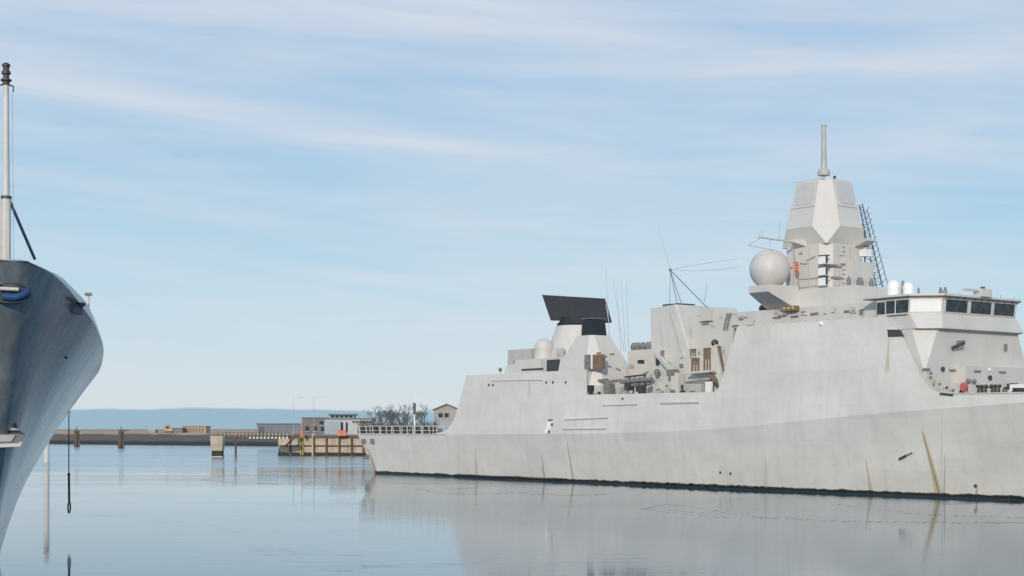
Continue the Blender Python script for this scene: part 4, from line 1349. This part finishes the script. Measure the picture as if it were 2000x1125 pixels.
MB().lathe((rp_.x, rp_.y, z1), [(.10, -.06), (.10, .06)], 8).build('ferrule', M['rope'], ro)

# ------------------------------------------------------------------ water
def water():
    m = bpy.data.materials.new('harbour_water')
    m.use_nodes = True
    t = m.node_tree
    b = t.nodes['Principled BSDF']
    tc = nd(t, 'ShaderNodeTexCoord').outputs['Object']
    b.inputs['IOR'].default_value = 1.5
    patch = ramp(t, noise(t, mapping(t, tc, (.012, .035, 1)), 1.0, 4, .55, .6), [(.40, 0.0), (.62, 1.0)])
    r1 = noise(t, mapping(t, tc, (.22, .9, 1)), 1.0, 3, .55)
    r2 = noise(t, mapping(t, tc, (.9, 2.6, 1)), 1.0, 2, .5)
    sw = noise(t, mapping(t, tc, (.02, .09, 1)), 1.0, 2, .5)
    h = mth(t, 'ADD', mth(t, 'MULTIPLY', r1, mth(t, 'ADD', mth(t, 'MULTIPLY', patch, .028), .010)), mth(t, 'MULTIPLY', r2, mth(t, 'ADD', mth(t, 'MULTIPLY', patch, .010), .002)))
    h = mth(t, 'ADD', h, mth(t, 'MULTIPLY', sw, .02))
    # breeze ruffles the open water farther out
    wy = nd(t, 'ShaderNodeSeparateXYZ')
    t.links.new(tc, wy.inputs[0])
    farw = ramp(t, mth(t, 'MULTIPLY', wy.outputs[1], .001), [(.10, 0.30), (.20, 0.7), (.30, 3.0), (.36, 6.0), (.6, 8.0)])
    h = mth(t, 'MULTIPLY', h, farw)
    # wandering edges of a thin skin on the water
    cn = noise(t, mapping(t, tc, (.018, .05, 1)), 1.0, 6, .6, .4)
    ln = mth(t, 'SUBTRACT', 1.0, mth(t, 'MULTIPLY', mth(t, 'ABSOLUTE', mth(t, 'SUBTRACT', cn, .5)), 260), clamp=True)
    brk = ramp(t, noise(t, mapping(t, tc, (.05, .05, 1)), 1.0, 3, .6), [(.5, 0.0), (.62, 1.0)])
    ln = mth(t, 'MULTIPLY', ln, brk)
    h = mth(t, 'ADD', h, mth(t, 'MULTIPLY', ln, .006))
    bn = nd(t, 'ShaderNodeBump')
    bn.inputs['Strength'].default_value = 1.0
    bn.inputs['Distance'].default_value = 1.0
    t.links.new(h, bn.inputs['Height'])
    t.links.new(bn.outputs[0], b.inputs['Normal'])
    # farther out, pale ice colour stands in for bright sky reflection; ragged near edge
    ie = mth(t, 'ADD', mth(t, 'MULTIPLY', wy.outputs[1], .001), mth(t, 'MULTIPLY', mth(t, 'SUBTRACT', cn, .5), .16))
    far_sheen = ramp(t, ie, [(.20, 0.0), (.30, 1.0)])
    t.links.new(mixc(t, far_sheen, (.006, .10, .165), (.22, .35, .41)), b.inputs['Base Color'])
    rg = mth(t, 'ADD', mth(t, 'MULTIPLY', patch, .05), .035)
    t.links.new(mth(t, 'ADD', rg, mth(t, 'MULTIPLY', far_sheen, .12)), b.inputs['Roughness'])
    return m


MB().add([(-9000, -600, 0), (9000, -600, 0), (9000, 20000, 0), (-9000, 20000, 0)], [(0, 1, 2, 3)]).build('water', water(), None, smooth=0, kind='structure')

# edges of thin drifting ice
M['ice'] = mat('thin_ice_edge', (.11, .12, .13), .5, .3, .5)
ice = MB()
rni = random.Random(8)
def on_water(px, py):
    Y = F * EYE / (py - HOR)
    return Vector(((px - 1000) / F * Y, Y, .006))
for line, wd in ((((388, 938), (420, 931), (470, 927), (560, 931), (640, 933)), .16), (((388, 938), (450, 942), (540, 945), (640, 942), (722, 937)), .16),
                 (((790, 951), (850, 962), (920, 966), (1000, 962), (1100, 968), (1190, 966)), .14), (((870, 957), (960, 950), (1040, 953)), .12),
                 (((1256, 994), (1300, 985), (1340, 988), (1400, 998), (1420, 1004), (1500, 1012), (1640, 1018), (1830, 1021), (2060, 1021)), .13),
                 (((1256, 994), (1330, 1004), (1400, 1010), (1520, 1013)), .10), (((1600, 980), (1700, 994), (1800, 1005), (2060, 1013)), .09), (((1300, 996), (1370, 1001), (1480, 1003)), .10)):
    pts = []
    for (a0, b0), (a1, b1) in zip(line, line[1:]):
        n = max(3, int((a1 - a0) / 5))
        pts += [on_water(a0 + (a1 - a0) * k / n + rni.uniform(-2, 2), b0 + (b1 - b0) * k / n + rni.gauss(0, .7)) for k in range(n)]
    for a, b in zip(pts, pts[1:]):
        if rni.random() < .22:
            continue
        w0 = wd * rni.uniform(.4, 2.0) * (a.y / 130)
        o_ = Vector((0, w0, 0))
        ice.add([a - o_, b - o_ * .7, b + o_ * .7, a + o_], [(0, 1, 2, 3)])
ice.build('thin_ice', M['ice'], None, smooth=0, label='thin broken ice edges drifting on the harbour water', category='ice', kind='stuff')

# ------------------------------------------------------------------ far shore
def ground_mat():
    m = bpy.data.materials.new('shore_ground')
    m.use_nodes = True
    t = m.node_tree
    b = t.nodes['Principled BSDF']
    tc = nd(t, 'ShaderNodeTexCoord').outputs['Object']
    sp = nd(t, 'ShaderNodeSeparateXYZ')
    t.links.new(tc, sp.inputs[0])
    n = noise(t, mapping(t, tc, (.02, .02, .3)), 1.0, 5, .6)
    c = mixc(t, ramp(t, n, [(.4, 0.0), (.6, 1.0)]), (.40, .27, .19), (.52, .37, .27))
    g = noise(t, mapping(t, tc, (.012, .03, .1), loc=(4, 2, 0)), 1.0, 4, .6)
    c = mixc(t, ramp(t, g, [(.5, 0.0), (.6, 1.0)]), c, (.20, .18, .13))
    zz = mth(t, 'ADD', sp.outputs[2], mth(t, 'MULTIPLY', noise(t, mapping(t, tc, (.1, .1, 1)), 1.0, 3, .6), 1.2))
    c = mixc(t, ramp(t, mth(t, 'MULTIPLY', zz, .2), [(.92, 1.0), (1.0, 0.0)]), c, (.105, .095, .082))
    c = mixc(t, ramp(t, mth(t, 'MULTIPLY', zz, .2), [(.36, 1.0), (.50, 0.0)]), c, (.026, .025, .022))
    t.links.new(c, b.inputs['Base Color'])
    b.inputs['Roughness'].default_value = .95
    bn = nd(t, 'ShaderNodeBump')
    bn.inputs['Strength'].default_value = .6
    bn.inputs['Distance'].default_value = .4
    t.links.new(noise(t, mapping(t, tc, (.5, .5, .5)), 1.0, 4, .6), bn.inputs['Height'])
    t.links.new(bn.outputs[0], b.inputs['Normal'])
    return m


gm = MB()
rows = []
shore = [(-2500, 1900), (-900, 1050), (-420, 800), (-190, 650), (-140, 612), (-86, 570), (-60, 556), (0, 530), (150, 500), (700, 480), (3000, 700)]
def shore_pt(u):
    u *= (len(shore) - 1)
    i = min(int(u), len(shore) - 2)
    f = u - i
    return shore[i][0] * (1 - f) + shore[i + 1][0] * f, shore[i][1] * (1 - f) + shore[i + 1][1] * f
NS = 220
for i in range(NS + 1):
    x, y = shore_pt(i / NS)
    wob = 3 * math.sin(i * .7) + 2 * math.sin(i * 1.9)
    r = []
    for dd, z in ((-6, -1.5), (0, -.05), (7, 1.6), (15, 3.4), (20, 4.3), (60, 5.0), (200, 5.0), (900, 5.2), (6000, 5.4), (15000, 5.6)):
        zz = z + (.25 * math.sin(i * .9 + dd) + .2 * math.sin(i * 2.3)) * (z > 4) * (dd < 400)
        r.append((x * (1 + max(0, dd - 100) / 900) , y + dd + wob * .3, zz))
    rows.append(r)
gm.rings(rows, cap=False, close=False)
gm.build('ground', ground_mat(), None, smooth=60, kind='structure')

# quay
YQ = 368.0
QZ = wp(600, 851, YQ).z
qx0 = wp(543, 0, YQ + 4).x
M['paving'] = mat('quay_paving', (.22, .21, .19), .9, .2, .1)
MB().add([(qx0 + .6, YQ + 3, QZ - .02), (430, YQ - 20, QZ - .02), (430, 640, QZ - .02 + .3), (-75, 640, QZ + .28)], [(0, 1, 2, 3)]).build('quay_ground', M['paving'], None, smooth=0, kind='structure')
qw = thing('quay_wall', 'concrete quay wall faced with panels between brown timber posts', 'quay', (0, 0, 0))
def qp(px): 
    u = (px - 543) / (720 - 543)
    Y = YQ + 4 - 6 * u
    return wp(px, 0, Y).x, Y
a, b = qp(543), qp(1150)
MB().rings([[(a[0], a[1] + .5, -1.5), (b[0], b[1] + .5, -1.5), (b[0], b[1] + 6, -1.5), (a[0], a[1] + 9, -1.5)], [(a[0], a[1] + .5, QZ - .5), (b[0], b[1] + .5, QZ - .5), (b[0], b[1] + 6, QZ - .5), (a[0], a[1] + 9, QZ - .5)]]).build('wall_core', M['concrete'], qw)
MB().rings([[(a[0] - .3, a[1] - .1, QZ - .5), (b[0], b[1] - .1, QZ - .5), (b[0], b[1] + 6, QZ - .5), (a[0] - .3, a[1] + 9, QZ - .5)], [(a[0] - .3, a[1] - .1, QZ + .02), (b[0], b[1] - .1, QZ + .02), (b[0], b[1] + 6, QZ + .02), (a[0] - .3, a[1] + 9, QZ + .02)]]).build('coping', M['timber'], qw)
MB().rings([[(a[0], a[1] - .05, -1), (b[0], b[1] - .05, -1), (b[0], b[1] + .5, -1), (a[0], a[1] + .5, -1)], [(a[0], a[1] - .05, .75), (b[0], b[1] - .05, .75), (b[0], b[1] + .5, .6), (a[0], a[1] + .5, .95)]]).build('weed_band', M['weed'], qw)
cols = [545, 567, 590, 613, 638, 663, 687, 710, 734, 758]
for k in range(len(cols) - 1):
    for (z0, z1) in ((.7, 2.25), (2.55, QZ - .5)):
        x0, y0 = qp(cols[k])
        x1, y1 = qp(cols[k + 1])
        o = .15 + .05 * random.random()
        MB().rings([[(x0 + .2, y0 + .7, z0), (x1 - .2, y1 + .7, z0), (x1 - .2, y1 + .7, z1), (x0 + .2, y0 + .7, z1)], [(x0 + .2, y0 + o, z0), (x1 - .2, y1 + o, z0), (x1 - .2, y1 + o, z1), (x0 + .2, y0 + o, z1)]]).build('panel', M['concrete'], qw)
M['rustpost'] = mat('rusty_post', (.10, .055, .035), .8, .35, 1.5, bump=.3)
for px in cols[1:]:
    x, y = qp(px)
    MB().box(x - .22, x + .22, y - .25, y + .4, -.8, QZ - .3).build('fender_post', M['timber' if px < 590 else 'rustpost'], qw)
x0, y0 = qp(545)
x1, y1 = qp(758)
MB().beam((x0, y0 - .05, 2.4), (x1, y1 - .05, 2.4), .3, .25).build('waling', M['rustpost'], qw)
x, y = qp(590)
lad = thing('quay_ladder', 'yellow ladder fixed upright on the quay wall', 'ladder', (x, y - .4, 0))
for dx in (-.28, .28):
    MB().box(dx - .09, dx + .09, -.1, .08, .2, QZ + .6).build('rail', M['yellow'], lad)
for k in range(14):
    MB().box(-.25, .25, -.04, .04, .5 + k * .32, .58 + k * .32).build('rung', M['yellow'], lad)
x, y = qp(611)
MB().lathe((x, y - .5, 0), [(.22, -1), (.22, QZ + .4), (.1, QZ + .5)], 8).build('mooring_post', M['concrete'], None, label='pale concrete post against the quay wall, right of the yellow ladder', category='post')
# dark brace leaning at the quay corner
a_ = wp(556, 872, YQ - 1)
b_ = wp(578, 853, YQ - 1)
MB().beam(a_, b_, .35, .35).box(b_.x - .8, b_.x + .6, b_.y - .3, b_.y + .3, b_.z - .2, b_.z + .6).build('timber_brace', M['timber'], None, label='dark slanting timber brace at the left end of the quay', category='brace')

# pier head, pile and jetty
YP = 352.0
x = wp(425, 0, YP).x
zt_ = wp(425, 851, YP).z
ph = thing('pier_pillar', 'square concrete pier pillar standing in the water', 'pillar', (x, YP, 0))
MB().rings([[(-1.25, -1.2, 1.5), (1.25, -1.2, 1.5), (1.25, 1.4, 1.5), (-1.25, 1.4, 1.5)], [(-1.42, -1.35, zt_), (1.42, -1.35, zt_), (1.42, 1.5, zt_), (-1.42, 1.5, zt_)]]).build('shaft', M['concrete'], ph)
MB().box(-1.15, 1.15, -1.1, 1.3, -1.5, 1.55).build('weedy_foot', M['weed'], ph)
MB().box(-1.3, 1.3, -1.25, 1.4, .02, .28).build('ledge', M['concrete'], ph)
MB().box(-.06, .06, -.06, .06, zt_, zt_ + .9).build('post', M['timber'], ph)
YJ = 362.0
jt = thing('jetty', 'low timber jetty walkway between pier pillar and quay', 'jetty', (0, YJ, 0))
xa, xb = wp(437, 0, YJ).x, wp(566, 0, YJ).x
za_ = wp(437, 852, YJ).z
nb = 22
for k in range(nb):
    x0 = xa + (xb - xa) * k / nb
    x1 = xa + (xb - xa) * (k + 1) / nb
    MB().box(x0 + .02, x1 - .02, -1.2, 1.2, za_ - .12, za_).build('plank', M['timber'], jt)
for yy in (-1.0, 1.0):
    MB().box(xa, xb, yy - .12, yy + .12, za_ - .55, za_ - .12).build('beam', M['timber'], jt)
for k in range(18):
    xx = xa + (xb - xa) * (k + .5) / 18
    MB().box(xx - .07, xx + .07, -1.25, -1.1, za_ - .1, za_ + .85).build('post', M['concrete'], jt)
    if k > 6:
        MB().box(xx - .3, xx + .1, -1.22, -1.05, za_ - .50, za_ - .22).build('bracket', M['white'], jt)
MB().box(xa, xb, -1.22, -1.12, za_ + .75, za_ + .9).build('rail', M['timber'], jt)
x = wp(460.5, 0, 352).x
MB().lathe((x, 352, 0), [(.26, -2), (.26, 4.6), (.15, 4.7)], 10).beam((x, 352, 4.3), (x - .9, 352, 5.0), .3, .3).build('mooring_pile', M['timber'], None, label='thin dark pile just right of the square pier pillar', category='pile')


def dolphin(px, Y, ytop, label, arm):
    x = wp(px, 0, Y).x
    zt = wp(px, ytop, Y).z
    d = thing('mooring_dolphin', label, 'dolphin', (x, Y, 0), 0, 'timber mooring dolphins before the shore')
    for k, (dx, dy) in enumerate(((-.55, 0), (.55, .1), (0, .6), (-.1, -.5))):
        MB().tube([(dx * 1.5, dy * 1.5, -2), (dx * .75, dy * .75, zt - 1.2 - .3 * k)], .42, 8).build('pile', M['timber'], d)
    MB().tube([(0, 0, zt - 2), (0, 0, zt)], .16, 6).build('top_post', M['timber'], d)
    MB().box(-.9, .9, -.8, .8, zt - 2.0, zt - 1.6).build('binding', M['timber'], d)
    if arm:
        MB().beam((0, 0, zt - 1.2), (2.6, 0, zt - 1.3), .4, .35).build('arm', M['timber'], d)


dolphin(150, 560, 833, 'dark timber mooring dolphin nearest to the left ship', False)
dolphin(236.5, 522, 833, 'dark timber mooring dolphin with a short arm, between the rope and the pier', True)

# pale light column whose mirror image shows beside the bow
YL = 300.0
x = wp(91, 0, YL).x
lc = thing('light_column', 'pale harbour light column hidden behind the left bow, mirrored in the water', 'column', (x, YL, 0))
M['pale'] = mat('pale_column', (.60, .57, .54), .6, .08, 1)
MB().lathe((0, 0, 0), [(.55, -1.5), (.52, 8), (.42, 16.2)], 16).build('shaft', M['pale'], lc)
MB().lathe((0, 0, 0), [(.75, 16.1), (.75, 16.5), (.45, 16.6), (.45, 17.6), (.6, 17.8), (.1, 18.5)], 12).build('lantern', M['gear'], lc)

# ------------------------------------------------------------------ buildings on the shore
M['bgrey'] = mat('shed_grey', (.17, .185, .20), .7, .15, .3)
M['bdark'] = mat('brown_grey_cladding', (.17, .155, .15), .7, .15, .3)
M['bwhite'] = mat('white_render', (.46, .48, .50), .7, .08, .3)
M['bblue'] = mat('pale_blue_wall', (.33, .39, .44), .7, .1, .3)
M['sand'] = mat('sand_wall', (.45, .30, .19), .8, .12, .3)
M['roofred'] = mat('red_brown_roof', (.36, .17, .11), .8, .15, .5)
M['roofgrey'] = mat('grey_roof', (.16, .15, .14), .8, .15, .5)


def bld(name, label, px0, px1, ytop, Y, depth, m, roof='roofgrey', base=4.6):
    a, b = wp(px0, ytop, Y), wp(px1, ytop, Y)
    o = thing(name, label, 'building', ((a.x + b.x) / 2, Y, base))
    w, h = (b.x - a.x) / 2, a.z - base
    MB().box(-w, w, 0, depth, 0, h).build('wall', M[m], o)
    MB().box(-w - .25, w + .25, -.25, depth + .25, h, h + .3).build('roof', M[roof], o)
    return o, w, h


def wins(o, items, m='glass'):
    for (x0, x1, z0, z1) in items:
        w = MB().box(x0, x1, -.06, .1, z0, z1).build('window', M[m], o)
        MB().box(x0 - .12, x1 + .12, -.16, .1, z0 - .15, z0).build('sill', M['bwhite'], w)


o, w, h = bld('storage_shed', 'long low grey shed at the left of the harbour buildings', 502, 590, 828.5, 500, 14, 'bgrey')
for k in range(6):
    xx = -w + 2 * w * (k + .12) / 6
    MB().box(xx, xx + 2 * w / 6 * .76, -.1, .1, .2, h - .6).build('wall_panel', M['bgrey'], o)
MB().box(-w + .6, -w + 2.2, -.16, .1, 0, 2.6).build('door', M['dark'], o)
o, w, h = bld('harbour_office', 'brown grey two storey block beside the pale office', 590, 646, 817, 470, 12, 'bdark')
wins(o, [(xx, xx + 1.2, h - 2.0, h - .8) for xx in (w - 3.4, w - 1.7)] + [(-w + 1, -w + 2.2, 1.2, 2.6), (-1, .2, 1.2, 2.6), (w - 3, w - 1.8, 1.0, 2.4)])
o, w, h = bld('harbour_office', 'pale blue and white office with tall dark windows and rooftop cabin', 634, 726, 819, 440, 12, 'bwhite')
MB().box(-w, -w + 4.6, -.35, 0, 0, h - .4).build('wing_wall', M['bblue'], o)
wins(o, [(-w + 3.3, -w + 4.1, 1.0, 3.6)], 'glass')
for xx in (-.7, -2.0):
    wins(o, [(xx, xx + .6, .8, 3.7)])
for k in range(6):
    wins(o, [(1.2 + k * .95, 1.9 + k * .95, h - 1.0, h - .45)])
wins(o, [(3.2, 4.4, .6, 2.0), (4.8, 6.0, .6, 2.0)])
a, b = wp(645, 811, 443), wp(692, 811, 443)
cab = MB().box(a.x - o.location.x, b.x - o.location.x, 2, 8, h + .3, a.z - 4.6).build('rooftop_cabin', M['bblue'], o)
MB().box(a.x - o.location.x - .5, b.x - o.location.x + .5, 1.5, 8.5, a.z - 4.6, a.z - 4.25).build('cabin_roof', M['roofgrey'], cab)
for k in range(5):
    x0 = a.x - o.location.x + .3 + k * 1.3
    MB().box(x0, x0 + 1.0, 1.95, 2.1, h + .5, a.z - 4.75).build('cabin_window', M['glass'], cab)


def gable(name, label, px0, px1, yeave, yapex, Y, depth, m, roof):
    a, b = wp(px0, yeave, Y), wp(px1, yeave, Y)
    za = wp(px0, yapex, Y).z - 4.6
    o = thing(name, label, 'building', ((a.x + b.x) / 2, Y, 4.6))
    w, h = (b.x - a.x) / 2, a.z - 4.6
    MB().rings([[(-w, yy, 0), (w, yy, 0), (w, yy, h), (0, yy, za), (-w, yy, h)] for yy in (0, depth)]).build('wall', M[m], o)
    for sg in (-1, 1):
        MB().rings([[(0, yy, za + .05), (sg * (w + .5), yy, h - .25), (sg * (w + .5), yy, h + .05), (0, yy, za + .4)] for yy in (-.5, depth + .5)]).build('roof_slope', M[roof], o)
    return o, w, h


M['housewall'] = mat('house_wall', (.36, .345, .33), .8, .1, .4)
o, w, h = gable('gabled_house', 'pale gabled house with grey roof above the flight deck', 848, 897, 800, 791, 430, 16, 'housewall', 'roofgrey')
wins(o, [(-w + 1.2, -w + 2.4, h - 2.2, h - 1.0), (-.6, .6, h - 2.2, h - 1.0)])
o, w, h = bld('low_pavilion', 'sand coloured flat roofed pavilion far along the shore', 356, 402, 833.5, 660, 10, 'sand', 'roofred', 4.6)
for k in range(7):
    xx = -w + .5 + k * (2 * w - 1) / 7
    wins(o, [(xx, xx + .8, .5, h - .7)], 'bdark')
o, w, h = bld('low_pavilion', 'small dark pavilion between the excavator and the sand coloured pavilion', 334, 356, 837, 655, 8, 'bgrey', 'roofgrey', 4.6)
o, w, h = bld('beach_hut', 'tiny pale hut on the shore left of the excavator', 289, 303, 839.5, 640, 5, 'housewall', 'bwhite', 4.9)
# yellow excavator
p = wp(330, 847, 630)
ex_ = thing('excavator', 'small orange yellow excavator on the shore', 'excavator', (p.x, p.y, 4.9))
MB().box(-1.6, 1.6, -1, 1, 0, .7).build('tracks', M['dark'], ex_)
MB().box(-1.4, 1.5, -.9, .9, .7, 1.7).build('body', M['yellow'], ex_)
MB().box(-1.2, .1, -.8, .3, 1.7, 2.6).build('cab', M['glass'], ex_)
MB().beam((1.2, 0, 1.6), (-.4, 0, 3.4), .3, .35).beam((-.4, 0, 3.4), (-2.4, 0, 1.2), .25, .3).build('arm', M['orange'], ex_)
# orange gear on the quay
p = wp(668, 850, 366)
to = thing('orange_tank', 'round topped orange tank on the quay edge near the frigate stern', 'tank', (p.x, p.y, QZ))
MB().rings([[(-1.0, .9 * math.cos(k * math.pi / 8), .55 + .75 * math.sin(k * math.pi / 8)) for k in range(9)] + [(-1.0, -.9, 0), (-1.0, .9, 0)], [(1.0, .9 * math.cos(k * math.pi / 8), .55 + .75 * math.sin(k * math.pi / 8)) for k in range(9)] + [(1.0, -.9, 0), (1.0, .9, 0)]]).build('body', M['orange'], to)
MB().box(-.3, .3, -1.0, -.88, .3, .9).build('lid', M['red'], to)
p = wp(590, 850, 366)
tc_ = thing('marker_beacon', 'orange and white cone beacon on the quay above the yellow ladder', 'beacon', (p.x - .1, p.y + .6, QZ))
MB().lathe((0, 0, 0), [(.42, 0), (.38, .5), (.2, 1.3), (.12, 2.0)], 12).build('cone', M['orange'], tc_)
MB().lathe((0, 0, 0), [(.06, 1.9), (.04, 5.5)], 6).build('rod', M['wire'], tc_)
for px, nm in ((604, 'left'), (622, 'right')):
    pass


def lamp(px, ytop, Y, label, base, arm=1.6):
    a = wp(px, ytop, Y)
    o = thing('lamp_post', label, 'lamp post', (a.x, Y, base), 0, 'lamp posts on the quay')
    h = a.z - base
    MB().lathe((0, 0, 0), [(.09, 0), (.035, h)], 8).build('pole', M['wire'], o)
    MB().beam((0, 0, h), (arm, 0, h + .15), .05, .05).build('arm', M['wire'], o)
    MB().box(arm - .1, arm + .8, -.12, .12, h + .08, h + .2).build('lamp_head', M['wire'], o)
    MB().box(-.4, .4, -.4, .4, 0, .5).build('foot', M['concrete'], o)


lamp(573.5, 777, 385, 'thin lamp post above the grey shed', QZ)
lamp(613, 776, 380, 'thin lamp post in front of the brown grey block', QZ)
def mast(px, ytop, Y, label, base, r=.07, m='wire'):
    a = wp(px, ytop, Y)
    MB().lathe((a.x, Y, base), [(r, 0), (r * .7, a.z - base)], 6).lathe((a.x, Y, base), [(r * 3, 0), (r * 3, .3)], 6).lathe((a.x, Y, a.z), [(r * 1.6, 0), (r * 1.6, .25)], 6).build('mast_pole', M[m], None, label=label, category='pole')
mast(457, 811, 520, 'thin pole rising behind the jetty, left of the grey shed', 4.8)
mast(333.5, 813, 640, 'very thin pole by the excavator', 4.8)
mast(589, 802, 395, 'short thin mast between the two lamp posts', QZ)
p = wp(809.5, 765, 400)
sg = thing('signal_mast', 'white mast with dark box above the flight deck', 'mast', (p.x, p.y, QZ))
hh_ = p.z - QZ
MB().lathe((0, 0, 0), [(.22, 0), (.18, hh_ * .72), (.06, hh_ * .74), (.05, hh_)], 8).build('pole', M['white'], sg)
MB().box(-.35, .35, -.3, .3, hh_ * .48, hh_ * .74).build('signal_box', M['dark'], sg)
for dx in (-1.6, 1.9, 3.2):
    MB().beam((dx * .2, 0, hh_ * .48), (dx, .4, 0), .08, .08).build('stay', M['wire'], sg)

# cars and container behind the flight deck
def car(px, Y, label, m, ry=0.0):
    p = wp(px, 0, Y)
    o = thing('parked_car', label, 'car', (p.x, Y, QZ + .05), ry, 'cars parked behind the flight deck')
    b_ = MB().rings([[(-2.1, yy, .35), (2.1, yy, .35), (2.15, yy, .8), (1.2, yy, .95), (-2.05, yy, .98)] for yy in (-.85, .85)]).build('body', m, o)
    MB().rings([[(-1.7, yy, .95), (1.1, yy, .93), (.4, yy, 1.5), (-1.3, yy, 1.52)] for yy in (-.72, .72)]).build('cabin', M['glass'], o)
    MB().box(-1.2, .4, -.7, .7, 1.5, 1.56).build('roof', m, o)
    for x_ in (-1.3, 1.35):
        for yy in (-.86, .66):
            MB().rings([[(x_ + .33 * math.cos(k * math.pi / 6), yy + d, .33 + .33 * math.sin(k * math.pi / 6)) for k in range(12)] for d in (0, .2)]).build('wheel', M['dark'], o)


car(863, 395, 'dark car parked left of the two behind the flight deck', M['dark'], R(70))
car(880, 392, 'dark blue car parked right of the two behind the flight deck', mat('car_blue', (.03, .05, .09), .3, .1, 2), R(75))
p = wp(874, 0, 410)
cn_ = thing('container', 'pale blue container box below the gabled house', 'container', (p.x, 410, QZ))
MB().box(-2.6, 2.6, -1.2, 1.2, .1, 3.7).build('body', M['bblue'], cn_)
for k in range(9):
    MB().box(-2.5 + k * .58, -2.3 + k * .58, -1.27, -1.2, .3, 3.5).build('rib', M['bblue'], cn_)


# bare winter trees
M['bark'] = mat('bare_bark', (.13, .115, .105), .9, .25, 2)
def tree(px, ytop, Y, spread, label, seed):
    rnd = random.Random(seed)
    p = wp(px, ytop, Y)
    H_ = p.z - 4.6
    o = thing('bare_tree', label, 'tree', (p.x, Y, 4.6), 0, 'bare trees behind the flight deck')
    tr, crn = MB(), MB()

    def grow(mb, a, d, ln, r, lvl):
        b = a + d * ln
        mid = a.lerp(b, .5) + Vector((rnd.uniform(-1, 1), rnd.uniform(-1, 1), 0)) * ln * .05
        mb.tube([a, mid, b], r, 4 if lvl < 2 else 3, r * .6, cap=False)
        if lvl >= 5:
            return
        for k in range(3 if lvl else 5):
            nd_ = (d + Vector((rnd.uniform(-1, 1) * spread, rnd.uniform(-1, 1) * spread, rnd.uniform(-.15, .55)))).normalized()
            grow(crn, a.lerp(b, rnd.uniform(.55, 1.0)), nd_, ln * rnd.uniform(.58, .82), max(.022, r * .58), lvl + 1)
    grow(tr, Vector((0, 0, -.2)), Vector((rnd.uniform(-.1, .1), 0, 1)).normalized(), H_ * .33, H_ * .022, 0)
    tr.build('trunk', M['bark'], o)
    # scale the crown to its height
    zm = max(v[2] for v in crn.v)
    k_ = H_ / zm
    crn.v = [(x * k_, y * k_, z if z < H_ * .33 else H_ * .33 + (z - H_ * .33) * (H_ - H_ * .33) / (zm - H_ * .33)) for x, y, z in crn.v]
    crn.build('crown', M['bark'], o)


tree(745, 791, 420, 1.0, 'leftmost bare tree, low and wide, behind the flight deck rail', 3)
tree(768, 785, 425, .95, 'tallest bare tree, second from the left behind the flight deck', 11)
tree(793, 787, 418, .95, 'bare tree just left of the white mast', 5)
tree(831, 786, 424, .95, 'bare tree just right of the white mast, nearest the gabled house', 21)
# hedge and clutter under the trees
M['hedge'] = mat('dry_hedge', (.085, .072, .062), .95, .4, .8)
hd = MB()
rnd = random.Random(2)
for i in range(5200):
    px = rnd.uniform(700, 856)
    Y = rnd.uniform(408, 416)
    z = 4.6 + abs(rnd.gauss(0, 1)) * 1.5
    p = wp(px, 0, Y)
    d = Vector((rnd.uniform(-.6, .6), rnd.uniform(-.4, .4), rnd.uniform(.3, 1.0)))
    hd.tube([(p.x, Y, z - .4), (p.x + d.x, Y + d.y, z + d.z)], .05, 3, .02, cap=False)
hd.build('undergrowth', M['hedge'], None, label='dry undergrowth below the bare trees', category='undergrowth', kind='stuff')
